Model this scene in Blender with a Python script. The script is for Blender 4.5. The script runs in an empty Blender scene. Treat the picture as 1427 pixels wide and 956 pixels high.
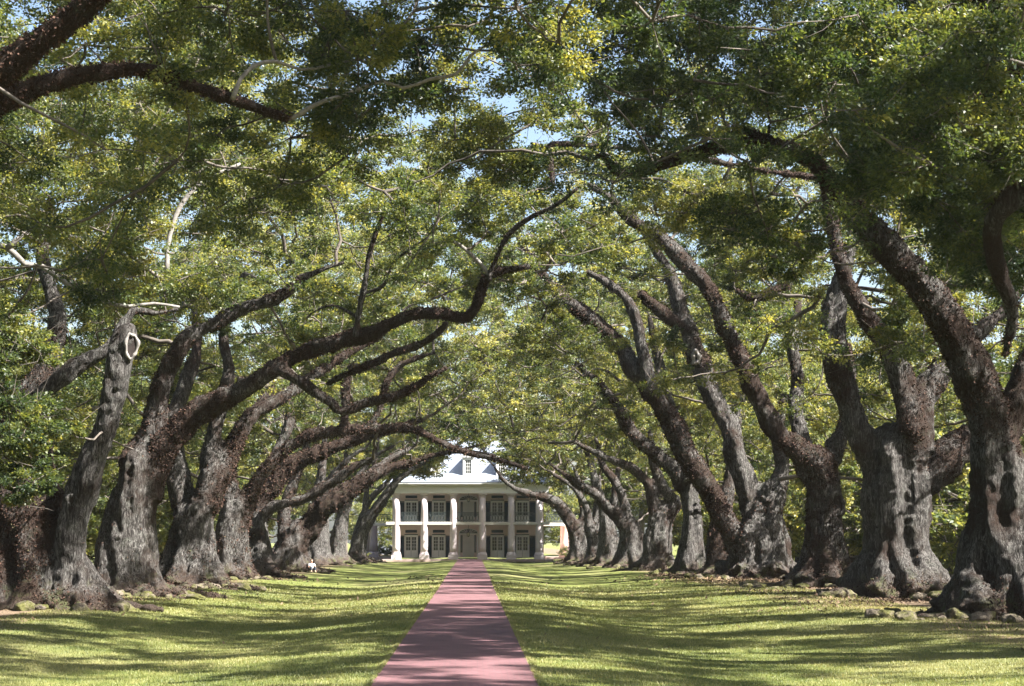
import bpy, bmesh, math, random
import numpy as np
from mathutils import Vector, Matrix, Euler
from mathutils.bvhtree import BVHTree

R = math.radians
SC = bpy.context.scene
COL = SC.collection
rng = np.random.default_rng(7)
random.seed(7)

# ------------------------------------------------------------------ camera
PW, PH, FPX, CAMH = 1427.0, 956.0, 2600.0, 2.4
pitch = math.atan(274 / FPX)
yaw = math.atan(55.5 / FPX * math.cos(pitch))
cd = bpy.data.cameras.new('camera')
cam = bpy.data.objects.new('camera', cd)
COL.objects.link(cam)
cam.location = (0, 0, CAMH)
cam.rotation_euler = (math.pi / 2 + pitch, 0, -yaw)
cd.sensor_width = 36
cd.lens = FPX / PW * 36
cd.clip_start = 0.1
cd.clip_end = 6000
SC.camera = cam

# ------------------------------------------------------------------ light
SUN_EL, SUN_AZ = R(46), R(114)       # azimuth clockwise from +Y (view direction): right and behind
sun_vec = Vector((math.sin(SUN_AZ) * math.cos(SUN_EL), math.cos(SUN_AZ) * math.cos(SUN_EL), math.sin(SUN_EL)))
w = bpy.data.worlds.new('World')
SC.world = w
w.use_nodes = True
nt = w.node_tree
for n in list(nt.nodes): nt.nodes.remove(n)
sky = nt.nodes.new('ShaderNodeTexSky')
sky.sky_type = 'NISHITA'
sky.sun_disc = False
sky.sun_elevation = SUN_EL
sky.sun_rotation = SUN_AZ
sky.air_density = 1.0
sky.dust_density = 3.0
sky.ozone_density = 1.0
bg = nt.nodes.new('ShaderNodeBackground')
bg.inputs['Strength'].default_value = 0.052
wo = nt.nodes.new('ShaderNodeOutputWorld')
nt.links.new(sky.outputs[0], bg.inputs[0])
nt.links.new(bg.outputs[0], wo.inputs[0])
sd = bpy.data.lights.new('sun', 'SUN')
sd.energy = 5.0
sd.angle = R(0.53)
sd.color = (1.0, 0.955, 0.88)
sun = bpy.data.objects.new('sun', sd)
COL.objects.link(sun)
sun.rotation_euler = (-sun_vec).to_track_quat('-Z', 'Y').to_euler()
sun.location = (60, -60, 80)
SC.view_settings.view_transform = 'Standard'
SC.view_settings.look = 'None'
SC.view_settings.gamma = 1
SC.view_settings.exposure = 2.6
SC.view_settings.use_curve_mapping = False
cy = SC.cycles
cy.max_bounces = 4
cy.diffuse_bounces = 2
cy.glossy_bounces = 2
cy.transmission_bounces = 3
cy.transparent_max_bounces = 4
cy.use_denoising = True
cy.sample_clamp_indirect = 4

# ------------------------------------------------------------------ helpers
cam_rot = cam.rotation_euler.to_matrix()
def ray(px, py):
    return (cam_rot @ Vector(((px - PW / 2) / FPX, -(py - PH / 2) / FPX, -1.0))).normalized()
def at(px, py, Y):
    d = ray(px, py)
    return Vector((0, 0, CAMH)) + d * (Y / d.y)

def project(P):
    q = (np.asarray(P, float) - np.array([0, 0, CAMH])) @ np.array(cam_rot)
    return PW / 2 - FPX * q[:, 0] / q[:, 2], PH / 2 + FPX * q[:, 1] / q[:, 2]

def smooth(a, b, x):
    t = np.clip((np.asarray(x, float) - a) / (b - a), 0, 1)
    return t * t * (3 - 2 * t)

def _hash(ix, iy, iz, seed):
    h = (ix.astype(np.int64) * 374761393 + iy.astype(np.int64) * 668265263 + iz.astype(np.int64) * 2147483647 + seed * 144665) & 0x7fffffff
    h = ((h ^ (h >> 13)) * 1274126177) & 0x7fffffff
    h = h ^ (h >> 16)
    return (h & 0xffff) / 32767.5 - 1.0
def noise3(p, seed=0):
    p = np.asarray(p, float)
    i = np.floor(p).astype(np.int64)
    f = p - i
    u = f * f * (3 - 2 * f)
    r = 0
    for dx in (0, 1):
        wx = u[:, 0] if dx else 1 - u[:, 0]
        for dy in (0, 1):
            wy = u[:, 1] if dy else 1 - u[:, 1]
            for dz in (0, 1):
                wz = u[:, 2] if dz else 1 - u[:, 2]
                r = r + wx * wy * wz * _hash(i[:, 0] + dx, i[:, 1] + dy, i[:, 2] + dz, seed)
    return r

def ground_z(x, y):
    x = np.asarray(x, float); y = np.asarray(y, float)
    a = np.abs(x + 0.28)
    z = -0.30 * smooth(1.55, 6.0, a) + 0.36 * smooth(6.5, 13.5, a) - 0.12 * smooth(20, 40, a)
    q = np.stack([x.ravel() * 0.16, y.ravel() * 0.10, np.zeros(x.size)], 1)
    n = noise3(q, 3).reshape(x.shape)
    z = z + 0.07 * n * smooth(1.8, 5, a)
    return z

def mesh_np(name, V, F, mat=None, smooth_=False, attr=None, mats=None, midx=None):
    """V (n,3); F (m,k) ints of one size, or a list of such arrays"""
    me = bpy.data.meshes.new(name)
    if isinstance(F, np.ndarray): F = [F]
    F = [f for f in F if len(f)]
    V = np.asarray(V, np.float32)
    me.vertices.add(len(V))
    me.vertices.foreach_set('co', V.ravel())
    loops = np.concatenate([f.ravel() for f in F]).astype(np.int32)
    sizes = np.concatenate([np.full(len(f), f.shape[1]) for f in F])
    starts = np.concatenate([[0], np.cumsum(sizes)[:-1]]).astype(np.int32)
    me.loops.add(len(loops)); me.loops.foreach_set('vertex_index', loops)
    me.polygons.add(len(sizes)); me.polygons.foreach_set('loop_start', starts)
    try: me.polygons.foreach_set('loop_total', sizes.astype(np.int32))
    except Exception: pass
    if smooth_:
        me.polygons.foreach_set('use_smooth', np.ones(len(sizes), bool))
    if attr is not None:
        a = me.attributes.new('tone', 'FLOAT', 'FACE')
        a.data.foreach_set('value', np.asarray(attr, np.float32))
    me.update(calc_edges=True)
    if mat: me.materials.append(mat)
    if mats:
        for q in mats: me.materials.append(q)
        me.polygons.foreach_set('material_index', np.asarray(midx, np.int32))
    return me

def crown_mesh(leafV, leafF, tone, twV, twF, leaf_m):
    V = np.concatenate([leafV, twV]); F = np.concatenate([leafF, twF + len(leafV)])
    return mesh_np('crown', V, F, None, False, np.concatenate([tone, np.zeros(len(twF))]), [leaf_m, M['twig']], np.concatenate([np.zeros(len(leafF)), np.ones(len(twF))]))

def link(name, me, parent=None, loc=None):
    o = bpy.data.objects.new(name, me)
    COL.objects.link(o)
    if parent is not None: o.parent = parent
    if loc is not None: o.location = loc
    return o

def tag(o, label=None, cat=None, group=None, kind=None):
    if label: o['label'] = label
    if cat: o['category'] = cat
    if group: o['group'] = group
    if kind: o['kind'] = kind
    return o

def empty(name, loc, rz=0):
    o = bpy.data.objects.new(name, None)
    COL.objects.link(o)
    o.location = loc
    o.rotation_euler = (0, 0, rz)
    o.empty_display_size = 0.2
    return o

def copy_tree(o, parent=None):
    c = o.copy()
    COL.objects.link(c)
    if parent is not None: c.parent = parent
    for ch in list(o.children): copy_tree(ch, c)
    return c

class MB:
    """collects simple solids for one mesh"""
    def __init__(s): s.V = []; s.F = []; s.n = 0
    def add(s, V, F):
        V = np.asarray(V, float)
        s.V.append(V)
        s.F += [tuple(i + s.n for i in f) for f in F]
        s.n += len(V)
        return s
    def box(s, x0, x1, y0, y1, z0, z1):
        V = [(x0,y0,z0),(x1,y0,z0),(x1,y1,z0),(x0,y1,z0),(x0,y0,z1),(x1,y0,z1),(x1,y1,z1),(x0,y1,z1)]
        return s.add(V, [(0,3,2,1),(4,5,6,7),(0,1,5,4),(1,2,6,5),(2,3,7,6),(3,0,4,7)])
    def lathe(s, cx, cy, prof, n=24):
        V = []; F = []
        for r, z in prof:
            for k in range(n):
                a = 2 * math.pi * k / n
                V.append((cx + r * math.cos(a), cy + r * math.sin(a), z))
        m = len(prof)
        for i in range(m - 1):
            for k in range(n):
                k2 = (k + 1) % n
                F.append((i*n+k, i*n+k2, (i+1)*n+k2, (i+1)*n+k))
        F.append(tuple(range(n - 1, -1, -1))); F.append(tuple((m-1)*n + k for k in range(n)))
        return s.add(V, F)
    def tube(s, pts, rad, n=6):
        V, F = tube_np(np.array(pts, float), np.array(rad, float), n)
        return s.add(V, [tuple(f) for f in F])
    def build(s, name, mat, parent=None, origin=(0,0,0), smooth_=False, bevel=0):
        me = bpy.data.meshes.new(name)
        V = np.concatenate(s.V) - np.array(origin)
        me.from_pydata([tuple(v) for v in V], [], s.F)
        if smooth_:
            for p in me.polygons: p.use_smooth = len(p.vertices) == 4
        me.materials.append(mat)
        o = link(name, me, parent)
        if bevel:
            b = o.modifiers.new('bevel', 'BEVEL'); b.width = bevel; b.segments = 2; b.limit_method = 'ANGLE'
        return o

def tube_np(P, rad, n=8, caps=True):
    P = np.asarray(P, float); m = len(P)
    T = np.gradient(P, axis=0)
    T /= np.linalg.norm(T, axis=1, keepdims=True) + 1e-9
    up = np.array([0, 0, 1.0]) if abs(T[0, 2]) < 0.9 else np.array([0, 1.0, 0])
    N = np.zeros_like(P)
    v = up - T[0] * up.dot(T[0]); v /= np.linalg.norm(v); N[0] = v
    for i in range(1, m):
        v = N[i-1] - T[i] * N[i-1].dot(T[i]); v /= np.linalg.norm(v) + 1e-9; N[i] = v
    B = np.cross(T, N)
    a = np.arange(n) * 2 * math.pi / n
    V = P[:, None, :] + rad[:, None, None] * (np.cos(a)[None, :, None] * N[:, None, :] + np.sin(a)[None, :, None] * B[:, None, :])
    V = V.reshape(-1, 3)
    i = np.arange(m - 1)[:, None] * n; k = np.arange(n)[None, :]; k2 = (k + 1) % n
    F = np.stack([i + k, i + k2, i + n + k2, i + n + k], -1).reshape(-1, 4)
    if caps:
        V = np.concatenate([V, P[:1], P[-1:]])
        c0, c1 = m * n, m * n + 1
        k = np.arange(n); k2 = (k + 1) % n
        # quads with a repeated centre are avoided: use fan pairs when n is even
        f0 = np.stack([np.full(n // 2, c0), k[1::2] * 1 + 0, k[0::2], (k[0::2] - 1) % n], -1)[:, :]
        f0 = np.stack([np.full(n // 2, c0), (k[0::2] + 2) % n, (k[0::2] + 1) % n, k[0::2]], -1)
        f1 = np.stack([np.full(n // 2, c1), (m-1)*n + k[0::2], (m-1)*n + (k[0::2] + 1) % n, (m-1)*n + (k[0::2] + 2) % n], -1)
        F = np.concatenate([F, f0, f1])
    return V, F

def spline(P, W, step):
    """Catmull-Rom through points, resampled"""
    P = np.asarray(P, float); W = np.asarray(W, float)
    Q = np.concatenate([[2*P[0]-P[1]], P, [2*P[-1]-P[-2]]])
    out = []; ow = []
    for i in range(len(P) - 1):
        p0, p1, p2, p3 = Q[i:i+4]
        L = np.linalg.norm(p2 - p1)
        n = max(2, int(math.ceil(L / step)))
        t = (np.arange(n) / n)[:, None]
        out.append(0.5 * ((2*p1) + (-p0+p2)*t + (2*p0-5*p1+4*p2-p3)*t*t + (-p0+3*p1-3*p2+p3)*t**3))
        ow.append(W[i] + (W[i+1] - W[i]) * t[:, 0])
    out.append(P[-1:]); ow.append(W[-1:])
    return np.concatenate(out), np.concatenate(ow)

# ------------------------------------------------------------------ materials
def mat_new(name):
    m = bpy.data.materials.new(name)
    m.use_nodes = True
    t = m.node_tree
    for n in list(t.nodes): t.nodes.remove(n)
    out = t.nodes.new('ShaderNodeOutputMaterial')
    b = t.nodes.new('ShaderNodeBsdfPrincipled')
    t.links.new(b.outputs[0], out.inputs[0])
    return m, t, b, out
def N(t, typ, **kw):
    n = t.nodes.new(typ)
    for k, v in kw.items(): setattr(n, k, v)
    return n
def noise_node(t, scale, detail=4, rough=0.6, vec=None):
    n = N(t, 'ShaderNodeTexNoise')
    n.inputs['Scale'].default_value = scale; n.inputs['Detail'].default_value = detail; n.inputs['Roughness'].default_value = rough
    if vec is not None: t.links.new(vec, n.inputs['Vector'])
    return n
def ramp(t, fac, stops):
    r = N(t, 'ShaderNodeValToRGB')
    e = r.color_ramp.elements
    while len(e) < len(stops): e.new(0.5)
    for i, (p, c) in enumerate(stops):
        e[i].position = p; e[i].color = (*c, 1)
    t.links.new(fac, r.inputs[0])
    return r
def mixc(t, fac, a, b):
    m = N(t, 'ShaderNodeMix', data_type='RGBA')
    if isinstance(fac, float): m.inputs[0].default_value = fac
    else: t.links.new(fac, m.inputs[0])
    for s, v in ((6, a), (7, b)):
        if isinstance(v, tuple): m.inputs[s].default_value = (*v, 1)
        else: t.links.new(v, m.inputs[s])
    return m.outputs[2]
def bump(t, b, h, strength, dist):
    n = N(t, 'ShaderNodeBump')
    n.inputs['Strength'].default_value = strength; n.inputs['Distance'].default_value = dist
    t.links.new(h, n.inputs['Height']); t.links.new(n.outputs[0], b.inputs['Normal'])
def world_vec(t, scale=(1, 1, 1)):
    g = N(t, 'ShaderNodeNewGeometry')
    m = N(t, 'ShaderNodeMapping')
    m.inputs['Scale'].default_value = scale
    t.links.new(g.outputs['Position'], m.inputs['Vector'])
    return m.outputs[0], g

def plain(name, col, rough=0.6, var=0.12, scale=3.0, bumpd=0.0, metal=0.0, spec=0.4):
    m, t, b, o = mat_new(name)
    v, g = world_vec(t)
    n = noise_node(t, scale, 6, 0.65, v)
    c0 = tuple(c * (1 - var) for c in col); c1 = tuple(min(1, c * (1 + var)) for c in col)
    r = ramp(t, n.outputs['Fac'], [(0.3, c0), (0.7, c1)])
    t.links.new(r.outputs[0], b.inputs['Base Color'])
    b.inputs['Roughness'].default_value = rough
    b.inputs['Metallic'].default_value = metal
    b.inputs['Specular IOR Level'].default_value = spec
    if bumpd: bump(t, b, n.outputs['Fac'], 0.6, bumpd)
    return m

def bark_mat(name, moss=0.25, light=1.0):
    m, t, b, o = mat_new(name)
    v, g = world_vec(t, (1, 1, 0.20))
    v2, _ = world_vec(t)
    f1 = noise_node(t, 13.0, 7, 0.75, v)         # furrows, drawn out upwards
    f1.inputs['Distortion'].default_value = 1.1
    f2 = noise_node(t, 30.0, 4, 0.75, v2)
    f3 = noise_node(t, 0.55, 4, 0.6, v2)        # big patches
    f4 = noise_node(t, 3.2, 7, 0.75, v2)
    L = light
    base = ramp(t, f1.outputs['Fac'], [(0.38, (0.022*L, 0.019*L, 0.018*L)), (0.50, (0.085*L, 0.077*L, 0.073*L)), (0.64, (0.34*L, 0.325*L, 0.31*L))])
    lich = ramp(t, f4.outputs['Fac'], [(0.52, (0, 0, 0)), (0.66, (0.7, 0.7, 0.7))])
    lc = ramp(t, f1.outputs['Fac'], [(0.40, (0.05*L, 0.05*L, 0.045*L)), (0.56, (0.27*L, 0.275*L, 0.255*L))])
    c = mixc(t, lich.outputs[0], base.outputs[0], lc.outputs[0])
    at_ = N(t, 'ShaderNodeAttribute', attribute_name='fern')
    bs_ = N(t, 'ShaderNodeMath', operation='MULTIPLY_ADD'); t.links.new(at_.outputs['Fac'], bs_.inputs[0]); bs_.inputs[1].default_value = 0.28; t.links.new(f3.outputs['Fac'], bs_.inputs[2])
    bs2 = N(t, 'ShaderNodeMath', operation='MULTIPLY_ADD'); t.links.new(f4.outputs['Fac'], bs2.inputs[0]); bs2.inputs[1].default_value = 0.35; t.links.new(bs_.outputs[0], bs2.inputs[2])
    brown = ramp(t, bs2.outputs[0], [(0.76, (0, 0, 0)), (0.92, (0.9,)*3)])
    bc = ramp(t, f2.outputs['Fac'], [(0.35, (0.013, 0.008, 0.006)), (0.65, (0.052, 0.032, 0.024))])
    c = mixc(t, brown.outputs[0], c, bc.outputs[0])
    f5 = noise_node(t, 1.3, 5, 0.7, v2)
    gr = ramp(t, f5.outputs['Fac'], [(0.55, (0, 0, 0)), (0.70, (moss, moss, moss))])
    c = mixc(t, gr.outputs[0], c, (0.055, 0.075, 0.042))
    sx = N(t, 'ShaderNodeSeparateXYZ'); t.links.new(g.outputs['Position'], sx.inputs[0])
    zz = N(t, 'ShaderNodeMath', operation='MULTIPLY_ADD'); t.links.new(f4.outputs['Fac'], zz.inputs[0]); zz.inputs[1].default_value = -2.6; t.links.new(sx.outputs[2], zz.inputs[2])
    mr = N(t, 'ShaderNodeMapRange'); t.links.new(zz.outputs[0], mr.inputs[0])
    mr.inputs[1].default_value = -1.0; mr.inputs[2].default_value = -0.2; mr.inputs[3].default_value = 0.9; mr.inputs[4].default_value = 0.0
    ft = ramp(t, f5.outputs['Fac'], [(0.40, (0.050, 0.034, 0.028)), (0.52, (0.085, 0.062, 0.048)), (0.60, (0.085, 0.088, 0.040))])
    c = mixc(t, mr.outputs[0], c, ft.outputs[0])
    t.links.new(c, b.inputs['Base Color'])
    b.inputs['Roughness'].default_value = 0.92
    b.inputs['Specular IOR Level'].default_value = 0.12
    ad = N(t, 'ShaderNodeMath', operation='ADD'); t.links.new(f1.outputs['Fac'], ad.inputs[0])
    m2 = N(t, 'ShaderNodeMath', operation='MULTIPLY'); t.links.new(f2.outputs['Fac'], m2.inputs[0]); m2.inputs[1].default_value = 0.35
    t.links.new(m2.outputs[0], ad.inputs[1])
    bump(t, b, ad.outputs[0], 1.0, 0.2)
    return m

def leaf_mat(name, c_dark, c_mid, c_yel, rough=0.45, trans=0.35):
    m, t, b, o = mat_new(name)
    a = N(t, 'ShaderNodeAttribute', attribute_name='tone')
    r = ramp(t, a.outputs['Fac'], [(0.0, c_dark), (0.5, c_mid), (1.0, c_yel)])
    t.links.new(r.outputs[0], b.inputs['Base Color'])
    b.inputs['Roughness'].default_value = rough
    b.inputs['Specular IOR Level'].default_value = 0.5
    tr = N(t, 'ShaderNodeBsdfTranslucent')
    g = N(t, 'ShaderNodeMix', data_type='RGBA', blend_type='MULTIPLY')
    g.inputs[0].default_value = 1.0
    t.links.new(r.outputs[0], g.inputs[6]); g.inputs[7].default_value = (1.9, 1.7, 0.8, 1)
    t.links.new(g.outputs[2], tr.inputs[0])
    mx = N(t, 'ShaderNodeMixShader'); mx.inputs[0].default_value = trans
    t.links.new(b.outputs[0], mx.inputs[1]); t.links.new(tr.outputs[0], mx.inputs[2])
    t.links.new(mx.outputs[0], o.inputs[0])
    return m

def tone_mat(name, stops, rough=0.9, spec=0.15):
    m, t, b, o = mat_new(name)
    a = N(t, 'ShaderNodeAttribute', attribute_name='tone')
    r = ramp(t, a.outputs['Fac'], stops)
    t.links.new(r.outputs[0], b.inputs['Base Color'])
    b.inputs['Roughness'].default_value = rough; b.inputs['Specular IOR Level'].default_value = spec
    return m

M = {}
M['bark'] = bark_mat('bark', 0.25, 0.66)
M['pale_bark'] = plain('pale_bark', (0.15, 0.14, 0.13), 0.85, 0.4, 9.0, 0.02, spec=0.2)
M['twig'] = plain('twig', (0.085, 0.073, 0.063), 0.9, 0.65, 0.9, spec=0.2)
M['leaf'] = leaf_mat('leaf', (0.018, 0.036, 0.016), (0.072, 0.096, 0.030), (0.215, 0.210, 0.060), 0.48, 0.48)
M['leaf_far'] = leaf_mat('leaf_far', (0.035, 0.060, 0.028), (0.105, 0.130, 0.045), (0.25, 0.24, 0.09), 0.5, 0.48)  # paler than leaf: glow and haze of distant crowns put into the colour
M['fern'] = tone_mat('dead_fern', [(0, (0.009, 0.006, 0.005)), (0.5, (0.036, 0.020, 0.015)), (0.85, (0.095, 0.056, 0.042)), (1, (0.05, 0.055, 0.025))])
M['moss_root'] = None
M['scar'] = plain('scar_wood', (0.19, 0.175, 0.165), 0.8, 0.25, 14.0, 0.02)
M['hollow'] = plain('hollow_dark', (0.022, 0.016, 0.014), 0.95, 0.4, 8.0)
M['wall'] = plain('pink_stucco', (0.76, 0.62, 0.60), 0.8, 0.05, 0.8)
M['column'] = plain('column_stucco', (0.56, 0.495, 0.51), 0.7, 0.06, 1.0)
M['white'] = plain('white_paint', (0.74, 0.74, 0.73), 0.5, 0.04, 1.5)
M['door'] = plain('door_paint', (0.55, 0.54, 0.52), 0.5, 0.05, 1.5)
M['shutter'] = plain('dark_shutter_paint', (0.014, 0.032, 0.052), 0.45, 0.2, 2.0)
M['iron'] = plain('dark_iron', (0.02, 0.03, 0.032), 0.5, 0.2, 2.0)
M['orange'] = plain('terracotta_stucco', (0.58, 0.40, 0.34), 0.8, 0.08, 0.9)
M['violet'] = plain('mauve_stucco', (0.36, 0.30, 0.33), 0.8, 0.08, 0.9)
M['floor'] = plain('gallery_boards', (0.55, 0.52, 0.48), 0.6, 0.06, 1.0)
M['porch'] = plain('porch_brick', (0.34, 0.26, 0.24), 0.8, 0.15, 3.0)
M['slate'] = plain('pale_slate', (0.17, 0.195, 0.24), 0.55, 0.12, 2.5)
M['brick'] = plain('chimney_brick', (0.32, 0.17, 0.13), 0.85, 0.2, 5.0)
m, t, b, o = mat_new('window_glass'); b.inputs['Base Color'].default_value = (0.03, 0.035, 0.035, 1); b.inputs['Roughness'].default_value = 0.06; M['glass'] = m
m, t, b, o = mat_new('lamp_glass'); b.inputs['Base Color'].default_value = (0.6, 0.55, 0.45, 1); b.inputs['Roughness'].default_value = 0.15; M['lampglass'] = m

def moss_mat():
    m, t, b, o = mat_new('mossy_root')
    v, g = world_vec(t)
    n1 = noise_node(t, 1.6, 5, 0.65, v); n2 = noise_node(t, 14, 5, 0.7, v)
    base = ramp(t, n2.outputs['Fac'], [(0.3, (0.045, 0.036, 0.028)), (0.7, (0.17, 0.145, 0.115))])
    gr = ramp(t, n2.outputs['Fac'], [(0.3, (0.035, 0.038, 0.012)), (0.75, (0.11, 0.105, 0.04))])
    f = ramp(t, n1.outputs['Fac'], [(0.42, (0, 0, 0)), (0.56, (1, 1, 1))])
    c = mixc(t, f.outputs[0], base.outputs[0], gr.outputs[0])
    t.links.new(c, b.inputs['Base Color'])
    b.inputs['Roughness'].default_value = 0.95; b.inputs['Specular IOR Level'].default_value = 0.1
    bump(t, b, n2.outputs['Fac'], 1.0, 0.05)
    return m
M['moss_root'] = moss_mat()

def lawn_mat():
    m, t, b, o = mat_new('lawn_turf')
    v, g = world_vec(t)
    v2, _ = world_vec(t, (1.0, 0.5, 1.0))
    n1 = noise_node(t, 0.12, 5, 0.6, v2); n2 = noise_node(t, 1.7, 6, 0.7, v2); n3 = noise_node(t, 40, 3, 0.7, v)
    c1 = ramp(t, n2.outputs['Fac'], [(0.30, (0.050, 0.073, 0.018)), (0.52, (0.108, 0.124, 0.034)), (0.72, (0.195, 0.185, 0.070))])
    f = ramp(t, n1.outputs['Fac'], [(0.50, (0, 0, 0)), (0.68, (0.8, 0.8, 0.8))])
    c = mixc(t, f.outputs[0], c1.outputs[0], (0.19, 0.175, 0.085))
    # bare soil and litter near the trunk rows
    sx = N(t, 'ShaderNodeSeparateXYZ'); t.links.new(g.outputs['Position'], sx.inputs[0])
    ab = N(t, 'ShaderNodeMath', operation='ABSOLUTE'); t.links.new(sx.outputs[0], ab.inputs[0])
    nn = noise_node(t, 0.35, 5, 0.65, v)
    ad = N(t, 'ShaderNodeMath', operation='MULTIPLY_ADD'); t.links.new(nn.outputs['Fac'], ad.inputs[0]); ad.inputs[1].default_value = 7.0; t.links.new(ab.outputs[0], ad.inputs[2])
    mr = N(t, 'ShaderNodeMapRange'); t.links.new(ad.outputs[0], mr.inputs[0])
    mr.inputs[1].default_value = 15.4; mr.inputs[2].default_value = 17.0
    m2 = N(t, 'ShaderNodeMapRange'); t.links.new(ab.outputs[0], m2.inputs[0])
    m2.inputs[1].default_value = 19.0; m2.inputs[2].default_value = 23.0; m2.inputs[3].default_value = 1; m2.inputs[4].default_value = 0
    mu = N(t, 'ShaderNodeMath', operation='MULTIPLY'); t.links.new(mr.outputs[0], mu.inputs[0]); t.links.new(m2.outputs[0], mu.inputs[1])
    soil = ramp(t, n3.outputs['Fac'], [(0.3, (0.08, 0.055, 0.04)), (0.7, (0.20, 0.15, 0.10))])
    c = mixc(t, mu.outputs[0], c, soil.outputs[0])
    t.links.new(c, b.inputs['Base Color'])
    b.inputs['Roughness'].default_value = 0.9; b.inputs['Specular IOR Level'].default_value = 0.1
    bump(t, b, n3.outputs['Fac'], 0.8, 0.04)
    return m
M['lawn'] = lawn_mat()
M['grass'] = leaf_mat('grass_blade', (0.056, 0.080, 0.018), (0.152, 0.160, 0.046), (0.30, 0.27, 0.125), 0.6, 0.25)
M['litter'] = tone_mat('leaf_litter', [(0, (0.035, 0.024, 0.018)), (0.5, (0.11, 0.075, 0.05)), (1, (0.22, 0.16, 0.10))])

def path_mat():
    m, t, b, o = mat_new('path_brick')
    v, g = world_vec(t)
    br = N(t, 'ShaderNodeTexBrick')
    t.links.new(v, br.inputs['Vector'])
    br.inputs['Scale'].default_value = 1.0
    br.inputs['Brick Width'].default_value = 0.21; br.inputs['Row Height'].default_value = 0.105
    br.inputs['Mortar Size'].default_value = 0.008; br.inputs['Bias'].default_value = 0.0
    br.inputs['Color1'].default_value = (0.108, 0.052, 0.058, 1); br.inputs['Color2'].default_value = (0.150, 0.073, 0.081, 1)
    br.inputs['Mortar'].default_value = (0.095, 0.062, 0.064, 1)
    n = noise_node(t, 0.9, 6, 0.7, v)
    dirt = ramp(t, n.outputs['Fac'], [(0.40, (1.08, 1.08, 1.08)), (0.55, (0.92, 0.90, 0.90)), (0.72, (0.60, 0.58, 0.57))])
    mx = N(t, 'ShaderNodeMix', data_type='RGBA', blend_type='MULTIPLY'); mx.inputs[0].default_value = 1
    t.links.new(br.outputs['Color'], mx.inputs[6]); t.links.new(dirt.outputs[0], mx.inputs[7])
    n2 = noise_node(t, 30, 3, 0.7, v)
    t.links.new(mx.outputs[2], b.inputs['Base Color'])
    b.inputs['Roughness'].default_value = 0.75; b.inputs['Specular IOR Level'].default_value = 0.3
    bump(t, b, n2.outputs['Fac'], 0.4, 0.01)
    return m
M['path'] = path_mat()

# ------------------------------------------------------------------ ground, path
def grid_axis(segs):
    out = [segs[0][0]]
    for a, b, s in segs:
        n = max(1, int(round((b - a) / s)))
        out += list(a + (b - a) * np.arange(1, n + 1) / n)
    return np.array(out)
gx = grid_axis([(-900, -200, 100), (-200, -40, 20), (-40, -16, 1.5), (-16, -1.72, 0.42), (-1.72, 1.16, 1.44), (1.16, 16, 0.42), (16, 40, 1.5), (40, 200, 20), (200, 900, 100)])
gy = grid_axis([(-100, 0, 50), (0, 24, 4), (24, 90, 0.8), (90, 230, 1.6), (230, 400, 15), (400, 1300, 100)])
XX, YY = np.meshgrid(gx, gy)
ZZ = ground_z(XX, YY)
nx_, ny_ = len(gx), len(gy)
idx = np.arange(nx_ * ny_).reshape(ny_, nx_)
F = np.stack([idx[:-1, :-1], idx[:-1, 1:], idx[1:, 1:], idx[1:, :-1]], -1).reshape(-1, 4)
lawn = link('lawn', mesh_np('lawn', np.stack([XX, YY, ZZ], -1).reshape(-1, 3), F, M['lawn'], True))
tag(lawn, kind='structure')
pb = MB()
pys = np.arange(0, 222.1, 6)
for i in range(len(pys) - 1):
    pass
pb.box(-1.70, 1.14, 0, 221.4, -0.15, 0.035)
path = pb.build('path', M['path'], bevel=0.012)
tag(path, kind='structure')
hz = MB().box(-905, 905, -105, 1305, -1.8, 48)
hm = bpy.data.materials.new('haze_air'); hm.use_nodes = True
for n_ in list(hm.node_tree.nodes): hm.node_tree.nodes.remove(n_)
ho = hm.node_tree.nodes.new('ShaderNodeOutputMaterial'); hv = hm.node_tree.nodes.new('ShaderNodeVolumePrincipled')
hv.inputs['Color'].default_value = (0.90, 0.95, 1.0, 1); hv.inputs['Density'].default_value = 0.00008; hv.inputs['Anisotropy'].default_value = 0.3
hm.node_tree.links.new(hv.outputs[0], ho.inputs['Volume'])
haze = hz.build('haze', hm)
tag(haze, kind='stuff')
cy.volume_bounces = 1

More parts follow.
